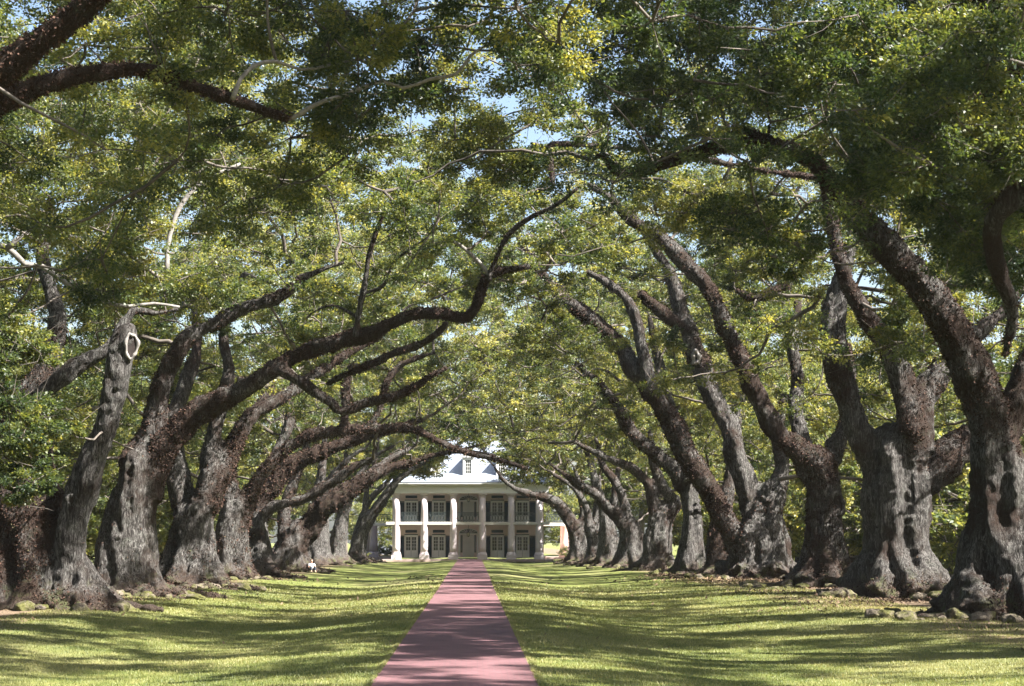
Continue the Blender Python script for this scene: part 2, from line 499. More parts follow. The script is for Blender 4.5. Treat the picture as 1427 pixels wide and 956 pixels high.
# ------------------------------------------------------------------ trees
def leaves_np(centres, radii, per, size, flat=0.62, seed=0, up=0.55, tone0=None):
    """leaf rhombi in sprays round each clump centre"""
    g = np.random.default_rng(seed)
    nC = len(centres)
    ns = 8
    th = g.normal(size=(nC, ns, 3)); th /= np.linalg.norm(th, axis=2, keepdims=True)
    rr = g.uniform(0.25, 1.0, size=(nC, ns, 1)) ** 0.6
    sp = th * rr * radii[:, None, None] * np.array([1, 1, flat])
    S = centres[:, None, :] + sp                                    # spray centres
    spd = sp / (np.linalg.norm(sp, axis=2, keepdims=True) + 1e-6)
    stone = (tone0[:, None] if tone0 is not None else 0.45) + g.normal(0, 0.17, size=(nC, ns))
    k = g.integers(0, ns, size=(nC, per))
    ci = np.repeat(np.arange(nC), per); ki = k.ravel()
    sc = S[ci, ki]; sd_ = spd[ci, ki]
    sig = np.repeat(radii * 0.165, per)[:, None]
    off = g.normal(size=sc.shape) * sig * np.array([1, 1, 0.6])
    P = sc + off
    dirv = off / (np.linalg.norm(off, axis=1, keepdims=True) + 1e-6) + sd_ * 0.5 + g.normal(size=off.shape) * 0.5 + np.array([0, 0, -0.1])
    dirv /= np.linalg.norm(dirv, axis=1, keepdims=True) + 1e-9
    nrm = g.normal(size=off.shape) + np.array([0, 0, up * 2.2])
    nrm -= dirv * np.sum(nrm * dirv, 1, keepdims=True)
    nrm /= np.linalg.norm(nrm, axis=1, keepdims=True) + 1e-9
    side = np.cross(dirv, nrm)
    L = size * g.uniform(0.65, 1.35, size=(len(P), 1)); W_ = L * g.uniform(0.22, 0.34, size=(len(P), 1))
    bend = nrm * L * g.uniform(-0.18, 0.05, size=(len(P), 1))
    V = np.stack([P - dirv*L*0.5 + bend, P + side*W_ , P + dirv*L*0.5 + bend, P - side*W_], 1).reshape(-1, 3)
    Fq = np.arange(len(P) * 4).reshape(-1, 4)
    tone = np.clip(stone[ci, ki] + g.normal(0, 0.17, len(P)), 0, 1)
    return V, Fq, tone

def grow_branches(skel, targets, seed, r_end=0.012, r_k=0.0075, wig=0.16, tw=1.0):
    """join each target to the nearest point of the growing skeleton with a bent tapering branch"""
    g = np.random.default_rng(seed)
    pts = np.array(skel, float)
    T = np.array(targets, float)
    d0 = np.array([np.min(np.sum((pts - t) ** 2, 1)) for t in T])
    order = np.argsort(d0)
    hubs = order[::7] if tw >= 0.85 else order[:0]
    rest = np.setdiff1d(order, hubs, assume_unique=True)
    order = np.concatenate([hubs, rest])
    hubset = set(int(h) for h in hubs)
    Vs, Fs, n0 = [], [], 0
    for j in order:
        t = T[j]
        dd = np.sum((pts - t) ** 2, 1)
        # prefer attaching below / behind
        i = int(np.argmin(dd + 2.0 * np.maximum(0, pts[:, 2] - t[2]) ** 2))
        a = pts[i]; L = math.sqrt(dd[i])
        if L < 0.3: continue
        ns = max(4, int(L / 0.55))
        u = np.linspace(0, 1, ns + 1)[:, None]
        mid = (a + t) / 2 + g.normal(size=3) * L * wig + np.array([0, 0, -0.08 * L])
        C = (1-u)**2 * a + 2*u*(1-u) * mid + u*u * t
        C[1:-1] += g.normal(size=C[1:-1].shape) * min(0.014 * L, 0.08)
        big = int(j) in hubset
        if big:
            C = C + np.stack([noise3(C * 0.7, seed), noise3(C * 0.7, seed + 1), noise3(C * 0.7, seed + 2)], 1) * (0.45 * (u * (1 - u) * 4))
        r = r_end + (r_k * 1.7 if big else r_k) * min(L, 7) * (1 - u[:, 0]) + (0.03 if big else 0.008)
        V, F_ = tube_np(C, r, 6 if big else 4, caps=False)
        Vs.append(V); Fs.append(F_ + n0); n0 += len(V)
        pts = np.concatenate([pts, C[1:]])
    for t in T:                                                      # fine twigs within each clump
        for q in range(3):
            dv = g.normal(size=3) * np.array([1, 1, .7]); dv /= np.linalg.norm(dv)
            L = g.uniform(0.7, 1.7)
            C = np.stack([t, t + dv * L * .5 + g.normal(size=3) * .12, t + dv * L + np.array([0, 0, .12])])
            V, F_ = tube_np(C, np.array([.022, .015, .006]) * tw, 3, caps=False)
            Vs.append(V); Fs.append(F_ + n0); n0 += len(V)
    return np.concatenate(Vs), np.concatenate(Fs)

def remesh(V, F, voxel, smooth_it=2):
    me = mesh_np('tmp', V, F)
    o = bpy.data.objects.new('tmp', me)
    COL.objects.link(o)
    md = o.modifiers.new('r', 'REMESH'); md.mode = 'VOXEL'; md.voxel_size = voxel
    if smooth_it:
        s = o.modifiers.new('s', 'SMOOTH'); s.factor = 0.5; s.iterations = smooth_it
    dg = bpy.context.evaluated_depsgraph_get()
    e = o.evaluated_get(dg)
    m2 = e.to_mesh()
    n = len(m2.vertices)
    co = np.empty(n * 3, np.float32); m2.vertices.foreach_get('co', co)
    no = np.empty(n * 3, np.float32); m2.vertices.foreach_get('normal', no)
    li = np.empty(len(m2.loops), np.int32); m2.loops.foreach_get('vertex_index', li)
    quads = li.reshape(-1, 4).copy()
    e.to_mesh_clear()
    bpy.data.objects.remove(o); bpy.data.meshes.remove(me)
    return co.reshape(-1, 3).astype(float), no.reshape(-1, 3).astype(float), quads

def clusters_for(X, Y, seed, n, reach_in, reach_out, half_y, top=19.5, keep=None):
    """clump centres of a spreading dome crown; inner side is the side of the path"""
    g = np.random.default_rng(seed)
    s = -1 if X > 0 else 1
    out = []; rad = []
    tries = 0
    while len(out) < n and tries < 30000:
        tries += 1
        u = g.uniform(-reach_out, reach_in); v = g.uniform(-half_y, half_y)
        ru = u / (reach_in if u > 0 else reach_out); rv = v / half_y
        if ru*ru + rv*rv > 1: continue
        x = X + s * u; ax = abs(x)
        if u > 0:
            low = 7.0 + 4.6 * (1 - min(1, ax / abs(X))) ** 0.8 + (1.0 if ax < 3 else 0)
        else:
            low = 7.0 - 3.6 * min(1, -u / reach_out)
        edge = math.sqrt(max(0, 1 - (ru*ru + rv*rv)))
        hi = low + 1.0 + (top - low - 1.0) * edge ** 0.75
        q = g.uniform() ** 0.75
        z = low + (hi - low) * q
        p = np.array([[x * 0.22, (Y + v) * 0.22, z * 0.30]])
        if noise3(p, 11)[0] < -0.10: continue
        r_ = g.uniform(0.7, 1.45)
        c_ = np.array([x, Y + v, z]); hole = False                   # openings in the canopy that let the sun down
        for hp_, hr_ in SUNHOLES:
            dv_ = c_ - hp_; t_ = float(dv_ @ SUNV)
            if t_ > 1.5 and np.linalg.norm(dv_ - t_ * SUNV) < hr_ + 0.85 * r_: hole = True; break
        if hole and g.uniform() < 0.9: continue
        if len(LIMBS):                                               # limbs over the alley are kept clear of hanging foliage
            qx, qy = project([[x, Y + v, z]])
            rp = r_ * FPX / (Y + v) * 0.85
            hid = (LIMBS[:, 3] > Y + v - 1.5) & (np.hypot(LIMBS[:, 0] - qx, (LIMBS[:, 1] - qy) * 1.3) < rp + LIMBS[:, 2] * 0.4)
            if hid.any() and g.uniform() > (0.10 if qy > 300 else 0.15): continue
        out.append((x, Y + v, z)); rad.append(r_)
    return np.array(out), np.array(rad)

TREES = {}
KNEES = []
for kk in range(7):
    bm = bmesh.new()
    bmesh.ops.create_icosphere(bm, subdivisions=4, radius=1)
    lv = np.array([v.co[:] for v in bm.verts]) + kk * 7.3
    dn = np.stack([noise3(lv * 1.3, 31), noise3(lv * 1.3, 32), noise3(lv * 1.3, 33)], 1) * 0.34 + np.stack([noise3(lv * 4, 34), noise3(lv * 4, 35), noise3(lv * 4, 36)], 1) * 0.10
    for v, dvec in zip(bm.verts, dn): v.co = v.co + Vector(dvec)
    me = bpy.data.meshes.new('surface_root'); bm.to_mesh(me); bm.free()
    for p in me.polygons: p.use_smooth = True
    me.materials.append(M['moss_root'])
    KNEES.append(me)
SPECS = []
def build_oak(*a, **k): SPECS.append((a, k))
LIMBS = []
SUNHOLES = []
def make_oak(key, base_px, dist, stems, label, clus=None, leaf=0.17, per=900, voxel=0.09, roots=True, lumps=14,
              extra=(), shag_all=1.0, group='live oaks lining the alley', X=None, fern=1.0):
    seed = sum(ord(c) for c in key) * 7
    g = np.random.default_rng(seed)
    if X is None:
        bp = at(base_px[0], 752 + CAMH * FPX / dist, dist)
        X = bp.x
    gz = float(ground_z(np.array([X]), np.array([dist]))[0])
    loc = np.array([X, dist, gz])
    root = empty('live_oak', loc)
    tag(root, label, 'tree', group)
    # ---- skeleton
    parts = []                                                       # (kind, P, r, shag)
    for kind, shag, pts, dy0, dy1 in stems:
        n = len(pts)
        P = []; Wd = []
        for i, (px, py, wpx) in enumerate(pts):
            Yd = dist + dy0 + (dy1 - dy0) * (i / (n - 1)) ** 1.3
            p = at(px, py, Yd)
            P.append(tuple(p)); Wd.append(wpx * 0.5 * Yd / FPX)
        P = np.array(P); Wd = np.array(Wd)
        if kind == 'trunk' and P[0, 2] < 2.0:
            P[0, 2] = gz - 0.25
        P, Wd = spline(P, Wd, 0.45)
        if kind != 'trunk':                                          # crooked growth
            amp = Wd * 0.35
            q = P * 0.55
            P = P + np.stack([noise3(q, seed), noise3(q, seed + 1), noise3(q, seed + 2)], 1) * amp[:, None]
        Wd = Wd * (1 + 0.10 * noise3(P * 0.9, seed + 5))
        if kind == 'trunk':                                          # rounded shoulder at the top
            e_ = (P[-1] - P[-3]); e_ /= np.linalg.norm(e_) + 1e-9
            P = np.concatenate([P, [P[-1] + e_ * Wd[-1] * .4, P[-1] + e_ * Wd[-1] * .75, P[-1] + e_ * Wd[-1] * .95]]); Wd = np.concatenate([Wd, [Wd[-1] * .85, Wd[-1] * .55, Wd[-1] * .2]])
        parts.append((kind, P, Wd, shag))
    VV, FF, n0 = [], [], 0
    tr = [p for p in parts if p[0] == 'trunk']
    if roots:
        c0 = tr[0][1][0]; r0 = tr[0][2][0]; rt = min(r0, tr[0][2][min(6, len(tr[0][2]) - 1)])
        nr = 13
        for k in range(nr):
            a = 2 * math.pi * (k + g.uniform(-0.3, 0.3)) / nr
            Ln = g.uniform(1.2, 3.6)
            ss = np.linspace(0, 1, 10)
            rad_ = rt * 0.62 + ss * Ln
            aa = a + np.cumsum(g.normal(0, 0.09, 10))
            zz = gz + 0.95 * (1 - ss) ** 3.2 * rt * g.uniform(0.5, 0.95) + 0.05 * (1 - ss) + g.normal(0, 0.03, 10) - 0.02 - 0.05 * ss
            P = np.stack([c0[0] + rad_ * np.cos(aa), c0[1] + rad_ * np.sin(aa), zz], 1)
            r_ = (0.25 * (1 - ss) ** 0.8 + 0.10) * (0.45 + 0.5 * rt) * (1 + g.normal(0, 0.13, 10))
            parts.append(('trunk', P, np.abs(r_), 0.15))
            if k % 2 == 0 or g.uniform() < 0.4:                      # the root runs on up the trunk as a rib
                cl, cr = tr[0][1], tr[0][2]
                hmax = g.uniform(0.45, 1.0) * (cl[-1, 2] - gz)
                hs = np.linspace(0.05, hmax, max(6, int(hmax / 0.4)))
                cx_ = np.interp(hs + gz, cl[:, 2], cl[:, 0]); cy_ = np.interp(hs + gz, cl[:, 2], cl[:, 1]); R_ = np.interp(hs + gz, cl[:, 2], cr)
                ab = aa[0] + np.cumsum(g.normal(0, 0.07, len(hs))) + g.normal(0, .12) * hs
                off_ = R_ * (0.80 - 0.15 * (hs / hmax) ** 2) + 0.10 * rt * np.exp(-hs / 0.8)
                Pb = np.stack([cx_ + off_ * np.cos(ab), cy_ + off_ * np.sin(ab), hs + gz], 1)
                rb = R_ * (0.36 - 0.28 * (hs / hmax) ** 1.5) * g.uniform(0.75, 1.15) * (1 + 0.15 * noise3(Pb * 1.3, seed + k))
                parts.append(('trunk', Pb, rb, max(0.1, tr[0][3] * 0.8)))
    if roots: parts[[i for i, p in enumerate(parts) if p[0] == 'trunk'][0]][2][:] *= 0.90
    for kind, P, r_, shag in parts:
        if kind == 'pale': continue
        V, F_ = tube_np(P, r_, 14 if r_.max() > 0.25 else 8)
        VV.append(V); FF.append(F_ + n0); n0 += len(V)
    co, no, quads = remesh(np.concatenate(VV), np.concatenate(FF), voxel)
    # ---- which stem each vertex belongs to
    sk = np.concatenate([p[1] for p in parts]); sr = np.concatenate([p[2] for p in parts])
    ids = np.concatenate([np.full(len(p[1]), i) for i, p in enumerate(parts)])
    near = np.empty(len(co), int); rloc = np.empty(len(co))
    for a in range(0, len(co), 4000):
        d = np.linalg.norm(co[a:a+4000, None, :] - sk[None], axis=2) / (sr[None] + 0.12)
        j = np.argmin(d, 1); near[a:a+4000] = ids[j]; rloc[a:a+4000] = sr[j]
    # ---- displacement: buttress flutes and burls, then bark lumps
    amp = np.minimum(rloc, 1.2)
    fl = noise3(co * np.array([1.5, 1.5, 0.22]) / np.maximum(0.55, 1), seed + 9)
    fl2 = noise3(co * np.array([3.4, 3.4, 0.7]), seed + 10)
    bk = noise3(co * 5.5, seed + 11)
    bu = noise3(co * 0.8, seed + 12)
    bk2 = noise3(co * np.array([9.0, 9.0, 3.0]), seed + 13)
    disp = amp * (0.20 * (0.5 - np.abs(fl) * 2) - 0.05 + 0.10 * fl2 + 0.08 * bu) + np.minimum(amp, 0.6) * (0.09 * bk + 0.035 * bk2)
    co = co + no * disp[:, None]
    shag_of = np.array([p[3] for p in parts])
    fern_v = np.clip(shag_of[near], 0, 1)
    cnt_ = np.bincount(quads.ravel(), minlength=len(co)) + 1e-6
    for _ in range(int(2.2 / voxel)):
        fm = fern_v[quads].mean(1)
        fern_v = np.bincount(quads.ravel(), np.repeat(fm, 4), minlength=len(co)) / cnt_
    kinds = [p[0] for p in parts]
    fid = near[quads].copy()
    fid = np.sort(fid, 1)[:, 1]
    bucket = np.array([0 if kinds[i] == 'trunk' else i for i in range(len(parts))])[fid]
    for bkt in np.unique(bucket):
        if bkt == 0: continue
        fi = np.nonzero(bucket == bkt)[0]; q = quads[fi]
        lab = np.arange(len(co))
        while True:
            old = lab.copy()
            np.minimum.at(lab, q.ravel(), np.repeat(lab[q].min(1), 4)); lab = lab[lab]
            if (lab == old).all(): break
        fl_ = lab[q[:, 0]]
        u, cnt = np.unique(fl_, return_counts=True)
        bucket[fi[fl_ != u[np.argmax(cnt)]]] = 0
    fi = np.nonzero(bucket == 0)[0]; q = quads[fi]
    lab = np.arange(len(co))
    while True:
        old = lab.copy()
        np.minimum.at(lab, q.ravel(), np.repeat(lab[q].min(1), 4)); lab = lab[lab]
        if (lab == old).all(): break
    fl_ = lab[q[:, 0]]
    u, cnt = np.unique(fl_, return_counts=True)
    for uu, cc in zip(u, cnt):
        if uu == u[np.argmax(cnt)]: continue
        ff = fi[fl_ == uu]
        tch = np.isin(quads, np.unique(quads[ff])).any(1) & (bucket != 0)
        bucket[ff] = -1                                              # crumbs of wood finer than the mesh
        if tch.any(): bucket[ff] = np.bincount(bucket[tch]).argmax()
    bvh = BVHTree.FromPolygons([tuple(v) for v in co], [tuple(q) for q in quads])
    for bkt in np.unique(bucket):
        q = quads[bucket == bkt]
        u, inv = np.unique(q.ravel(), return_inverse=True)
        if len(q) < 30 or bkt < 0: continue
        Vt, Ft = co[u], inv.reshape(-1, 4)
        if bkt and parts[bkt][0] != 'trunk':                         # slender end of the limb
            P, r_ = parts[bkt][1], parts[bkt][2]
            th_ = np.nonzero(r_ < 1.35 * voxel)[0]
            if len(th_) and th_[0] > 1 and len(P) - th_[0] > 3:
                a0 = max(0, th_[0] - 4)
                V2, F2 = tube_np(P[a0:], r_[a0:] * np.linspace(0.8, 1, len(P) - a0), 8)
                V2 = V2 + np.stack([noise3(V2 * 3, 61), noise3(V2 * 3, 62), noise3(V2 * 3, 63)], 1) * 0.03
                Ft = np.concatenate([Ft, F2 + len(Vt)]); Vt = np.concatenate([Vt, V2])
        me = mesh_np('trunk' if bkt == 0 else 'limb', Vt - loc, Ft, M['bark'], True)
        fa = me.attributes.new('fern', 'FLOAT', 'POINT')
        fv_ = np.full(len(Vt), 0.6); fv_[:len(u)] = fern_v[u]
        fa.data.foreach_set('value', fv_.astype(np.float32))
        link('trunk' if bkt == 0 else 'limb', me, root)
    for kind, P, r_, shag in parts:
        if kind == 'pale':
            V2, F2 = tube_np(P, r_ * (1 + 0.15 * noise3(P * 2.5, seed + 30)), 8)
            link('limb', mesh_np('limb', V2 - loc, F2, M['pale_bark'], True), root)
    # ---- shaggy coat of dead fern along limbs and up the shaded bark
    cen = co[quads].mean(1)
    e1 = co[quads[:, 2]] - co[quads[:, 0]]; e2 = co[quads[:, 3]] - co[quads[:, 1]]
    fn = np.cross(e1, e2); ar = np.linalg.norm(fn, axis=1) / 2; fn = fn / (2 * ar[:, None] + 1e-12)
    sh = fern_v[quads[:, 0]] * shag_all
    nz = noise3(cen * 0.45, seed + 20) * 0.8 + noise3(cen * 1.7, seed + 21) * 0.45
    sh = np.maximum(sh, 0.5 * np.clip(1.25 - (cen[:, 2] - gz) / 1.1, 0, 1))
    w_ = np.clip(sh * 1.5 - 0.55 + nz * 1.1 + 0.35 * fn[:, 2] * sh, 0, 1) * ar
    fs = 0.07 * max(1.0, dist / 80)
    nf = int(min(90000, w_.sum() * 0.62 / (fs * fs * 0.30) * fern))
    if nf > 50:
        pick = g.choice(len(cen), nf, p=w_ / w_.sum())
        c = cen[pick] + (co[quads[pick, 0]] - cen[pick]) * g.uniform(-1, 1, (nf, 1)) + (co[quads[pick, 1]] - cen[pick]) * g.uniform(-1, 1, (nf, 1))
        nn = fn[pick]
        dv = nn * g.uniform(0.25, 0.9, (nf, 1)) + g.normal(size=(nf, 3)) * 0.55 + np.array([0, 0, -0.25])
        dv /= np.linalg.norm(dv, axis=1, keepdims=True)
        sd2 = np.cross(dv, g.normal(size=(nf, 3))); sd2 /= np.linalg.norm(sd2, axis=1, keepdims=True)
        L = fs * g.uniform(0.5, 1.5, (nf, 1)); Wd = L * 0.28
        V = np.stack([c, c + dv*L*0.55 + sd2*Wd, c + dv*L, c + dv*L*0.55 - sd2*Wd], 1).reshape(-1, 3)
        tone = np.clip(0.45 + 0.2 * nz[pick] + g.normal(0, 0.2, nf), 0, 1)
        me = mesh_np('fern_foliage', V - loc, np.arange(nf*4).reshape(-1, 4), M['fern'], False, tone)
        link('fern_foliage', me, root)
    # ---- mossy knees of root standing out of the turf round the base
    if lumps:
        r0 = tr[0][2][0]; c0 = tr[0][1][0]
        for k in range(int(lumps * 1.5)):
            a = g.uniform(0, 2*math.pi); rd = r0 * g.uniform(0.9, 1.15) + g.uniform(0.0, 2.0)
            x = c0[0] + rd * math.cos(a); y = c0[1] + rd * math.sin(a)
            rr = g.uniform(0.10, 0.34)
            z = float(ground_z(np.array([x]), np.array([y]))[0]) + rr * 0.10
            o = link('surface_root', KNEES[int(g.integers(0, len(KNEES)))], root, (x - loc[0], y - loc[1], z - loc[2]))
            o.rotation_euler = (0, 0, a + g.uniform(-0.8, 0.8)); o.scale = (rr * g.uniform(0.9, 2.0), rr, rr * g.uniform(0.6, 1.0))
    # ---- crown
    if clus is None: clus = {}
    per = int(per * 0.6)
    C, rd = clusters_for(X, dist, seed + 3, int(1.65 * clus.get('n', 170)), clus.get('rin', abs(X) + 3.0), clus.get('rout', 12), clus.get('hy', 11), clus.get('top', 22.5))
    ex = []; ex_r = []
    for px, py, dy, r_ in extra:
        p_ = at(px, py, dist + dy)
        for hp_, hr_ in SUNHOLES:
            dv_ = np.array(p_) - hp_; t_ = float(dv_ @ SUNV)
            if t_ > 1.5 and np.linalg.norm(dv_ - t_ * SUNV) < hr_ + 0.85 * r_: break
        else:
            ex.append(p_); ex_r.append(r_)
    skel = np.concatenate([p[1][len(p[1]) // 3:] for p in parts if p[1][:, 2].max() > 3.5])
    tg = C
    if len(ex):
        exa = np.array([tuple(p) for p in ex]); C = np.concatenate([C, exa]); rd = np.concatenate([rd, np.array(ex_r)])
    # bring a few clumps in along every limb so that the wood carries leaves
    tone0 = 0.50 + {'R0': -0.28, 'R1': -0.14, 'L1': 0.06, 'L2': 0.04}.get(key, 0.0) + 0.30 * noise3(C * 0.15, 55) + g.normal(0, 0.10, len(C))  # nearest two right oaks darkened: crown shade put into their leaf colour
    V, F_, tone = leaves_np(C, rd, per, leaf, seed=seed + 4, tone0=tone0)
    BV, BF = grow_branches(skel, C, seed + 6, tw=max(0.8, dist / 80))
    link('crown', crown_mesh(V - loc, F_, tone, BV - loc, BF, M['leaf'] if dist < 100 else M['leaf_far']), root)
    TREES[key] = dict(root=root, bvh=bvh, loc=loc, dist=dist, g=g)
    return root

def scar(key, px, py, wpx, hpx, tilt=0.0, ring=True, ring_w=0.2):
    """healed pruning wound on the bark: raised rim and a flat disc coloured dark like a hole"""
    T = TREES[key]
    d = ray(px, py)
    hit, nrm, _, dist = T['bvh'].ray_cast(Vector((0, 0, CAMH)), d)
    if hit is None: return
    s = dist / FPX
    nrm = (nrm + Vector((0, -1.2, 0))).normalized()
    zaxis = Vector((0, 0, 1)); xa = zaxis.cross(nrm).normalized(); ya = nrm.cross(xa).normalized()
    rw, rh = wpx * s / 2, hpx * s / 2
    ct, st = math.cos(tilt), math.sin(tilt)
    def pt(u, v, h): 
        return hit + (xa * (u*ct - v*st) + ya * (u*st + v*ct)) + nrm * h
    g = random.Random(int(px))
    nu, nv = 36, 10
    V, F_ = [], []
    tb = min(rw, rh) * ring_w * 1.6
    for i in range(nu):
        a = 2*math.pi*i/nu
        wob = 1 + 0.08 * math.sin(3*a + px) + 0.05 * math.sin(7*a)
        for k in range(nv):
            b_ = 2*math.pi*k/nv
            rr = tb * (1 + 0.2 * math.sin(5*a))
            V.append(tuple(pt((rw - tb + rr*math.cos(b_))*math.cos(a)*wob, (rh - tb + rr*math.cos(b_))*math.sin(a)*wob, rr*math.sin(b_) + 0.02)))
    for i in range(nu):
        for k in range(nv):
            F_.append((i*nv+k, ((i+1)%nu)*nv+k, ((i+1)%nu)*nv+(k+1)%nv, i*nv+(k+1)%nv))
    me = bpy.data.meshes.new('pruning_scar')
    loc = Vector(T['loc'])
    me.from_pydata([tuple(Vector(v) - loc) for v in V], [], F_)
    for p in me.polygons: p.use_smooth = True
    me.materials.append(M['scar'] if ring else M['bark'])
    o = link('pruning_scar', me, T['root'])
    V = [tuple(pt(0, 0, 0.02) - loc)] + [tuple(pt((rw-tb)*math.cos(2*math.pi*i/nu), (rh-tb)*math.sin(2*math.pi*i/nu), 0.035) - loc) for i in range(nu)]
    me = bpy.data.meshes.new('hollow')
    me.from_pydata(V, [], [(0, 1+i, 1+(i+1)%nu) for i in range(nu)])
    me.materials.append(M['hollow'])  # near-flat disc; the darkness inside a hole is put into its colour
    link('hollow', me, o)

T, LB, PL = 'trunk', 'limb', 'pale'
# ---- left row, nearest first
build_oak('L0', (-368, 0), 38, [
    (T, .6, [(-368, 915, 190), (-368, 840, 150), (-365, 720, 130), (-350, 600, 125), (-330, 500, 115), (-310, 420, 100)], 0, 0),
    (LB, .9, [(-330, 480, 90), (-260, 360, 72), (-180, 250, 62), (-90, 165, 54), (0, 98, 46), (60, 55, 42), (110, 15, 38), (160, -30, 34), (260, -110, 26), (380, -180, 16)], 0, -2),
    (LB, 1., [(-300, 450, 80), (-220, 300, 60), (-130, 205, 50), (-50, 162, 42), (0, 140, 38), (50, 122, 30), (100, 108, 25), (150, 103, 23), (200, 100, 21), (240, 110, 20), (290, 128, 19), (340, 146, 18), (380, 160, 17), (404, 168, 15)], 0, 3),
    (PL, .0, [(396, 166, 7), (410, 164, 7), (428, 153, 7), (450, 142, 6.5), (480, 133, 6.5), (507, 122, 6), (533, 113, 5.5), (563, 123, 5), (600, 110, 5), (636, 103, 4.5), (656, 77, 4), (683, 60, 3.5), (716, 40, 3)], 3, 4),
    (PL, .0, [(325, 138, 7), (335, 112, 6), (355, 92, 6), (385, 86, 5), (420, 98, 4.5), (455, 92, 4), (490, 84, 3)], 2, 4),
    (T, .4, [(-340, 520, 80), (-400, 380, 60), (-470, 200, 45), (-520, 50, 30)], 0, 1),
    ], 'huge near oak left of the frame reaching in with two dark bare limbs', leaf=0.09, per=2300,
    clus=dict(n=250, rin=18, rout=10, hy=14, top=22), lumps=4,
    extra=[(180 + (i * 47) % 330, -15 + (i * 31) % 120, 6 + (i * 5) % 12, 1.0) for i in range(46)])
build_oak('L1', (50, 850), 64, [
    (T, 1.05, [(48, 850, 150), (48, 815, 128), (46, 770, 116), (40, 720, 110), (34, 670, 104), (30, 630, 92)], 0, 0),
    (T, .12, [(118, 850, 120), (104, 808, 62), (99, 785, 48), (97, 765, 44), (102, 720, 46), (116, 680, 46), (132, 640, 42), (147, 600, 40), (156, 560, 41), (163, 520, 43), (172, 486, 44), (178, 466, 36)], -0.6, -1.6),
    (LB, .15, [(30, 640, 60), (30, 600, 44), (42, 566, 32), (85, 527, 27), (118, 503, 25), (150, 487, 22), (167, 462, 18), (186, 432, 14), (215, 436, 10), (250, 430, 7)], 0, 0.8),
    (T, .5, [(25, 640, 70), (20, 600, 52), (40, 550, 40), (66, 505, 34), (80, 440, 26), (60, 360, 20), (70, 280, 14)], 0.5, 3),
    (LB, .8, [(15, 640, 80), (-20, 590, 60), (-60, 520, 46), (-120, 430, 34), (-190, 340, 22)], 0, -2),
    (PL, .0, [(-30, 340, 9), (10, 345, 8), (35, 369, 8), (60, 372, 7), (95, 395, 6.5), (150, 420, 6), (178, 427, 5), (215, 423, 4.5), (250, 428, 4)], -3, -1),
    (PL, .0, [(10, 345, 7), (30, 330, 7), (60, 312, 6), (85, 325, 5), (120, 332, 4), (160, 336, 3)], -3, -2),
    (PL, .0, [(232, 380, 8), (233, 345, 8), (240, 315, 7), (252, 285, 7), (282, 253, 6), (318, 236, 5), (335, 228, 4)], 2, 3),
    ], 'shaggy leaning oak with a tall pale cut stub ending in a ring scar', leaf=0.11, per=1600,
    clus=dict(n=175, rin=17, rout=11, hy=12, top=22), voxel=0.085, lumps=26,
    extra=[(15, 500, -6, 1.0), (40, 540, -6, .9), (10, 560, -6, 1.1), (60, 590, -6, .9), (30, 620, -6, 1.0), (5, 660, -6.5, .9), (70, 560, -5.5, .8), (25, 690, -6.5, .7),
           (95, 600, -5, .5)] + [(5 + (i * 23) % 62, 470 + (i * 47) % 215, -7 + i % 3, .75) for i in range(26)] + [(230 + (i * 41) % 240, 20 + (i * 67) % 300, -4 + (i * 3) % 10, 1.1) for i in range(40)] + [(250, 390, 2, 1.3), (290, 400, 3, 1.3), (230, 410, 2, 1.0), (270, 420, 3, 1.2), (315, 390, 3, 1.1), (15, 455, -5, 1.0)])
build_oak('L2', (178, 832), 78, [
    (T, .35, [(178, 838, 120), (178, 805, 92), (176, 760, 80), (180, 720, 78), (190, 680, 76), (198, 650, 68)], 0, 0),
    (LB, .95, [(202, 690, 56), (214, 660, 52), (232, 622, 46), (262, 583, 38), (300, 560, 33), (350, 533, 29), (388, 511, 28), (426, 491, 26), (476, 473, 24), (514, 464, 22), (539, 452, 19), (576, 438, 17), (614, 438, 17), (649, 443, 17), (665, 424, 16), (675, 398, 15), (684, 381, 14), (713, 375, 12), (738, 371, 9)], 0, -3),
    (LB, .5, [(680, 390, 12), (690, 362, 10), (708, 326, 9), (740, 303, 8), (775, 285, 7), (805, 262, 5)], -3, -5),
    (PL, .1, [(682, 384, 7), (674, 372, 6), (658, 356, 6), (640, 341, 5), (624, 335, 4)], -3, -3),
    (LB, .6, [(188, 650, 52), (206, 605, 40), (220, 555, 36), (236, 515, 30), (258, 474, 26), (280, 459, 22), (300, 449, 21), (338, 429, 20), (392, 413, 20), (413, 396, 18), (420, 388, 14), (448, 376, 7), (480, 366, 5)], 0.5, 2),
    (LB, .7, [(390, 512, 20), (405, 522, 17), (440, 545, 15), (462, 560, 14), (478, 574, 14), (506, 563, 14), (541, 556, 13), (576, 541, 12), (601, 524, 9), (625, 512, 6)], -1, -1),
    (LB, .7, [(622, 448, 12), (612, 462, 13), (585, 480, 13), (551, 491, 13), (516, 508, 13), (480, 522, 12), (455, 536, 8)], -2.5, 0),
    (LB, .3, [(494, 470, 12), (499, 440, 10), (503, 418, 10), (508, 395, 9), (513, 362, 8), (522, 330, 7), (532, 305, 6), (548, 280, 4)], -2, -3),
    (LB, .3, [(506, 408, 7), (526, 403, 7), (539, 391, 6), (546, 368, 6), (578, 343, 5), (600, 328, 4), (625, 288, 3)], -2, -4),
    (LB, .4, [(495, 440, 7), (478, 431, 6), (463, 425, 6), (440, 433, 5), (425, 445, 4)], -2, -1),
    ], 'oak whose longest shaggy limb arches right across the alley to an elbow bend', leaf=0.125, per=1250,
    clus=dict(n=150, rin=16, rout=11, hy=10), voxel=0.085, lumps=24)
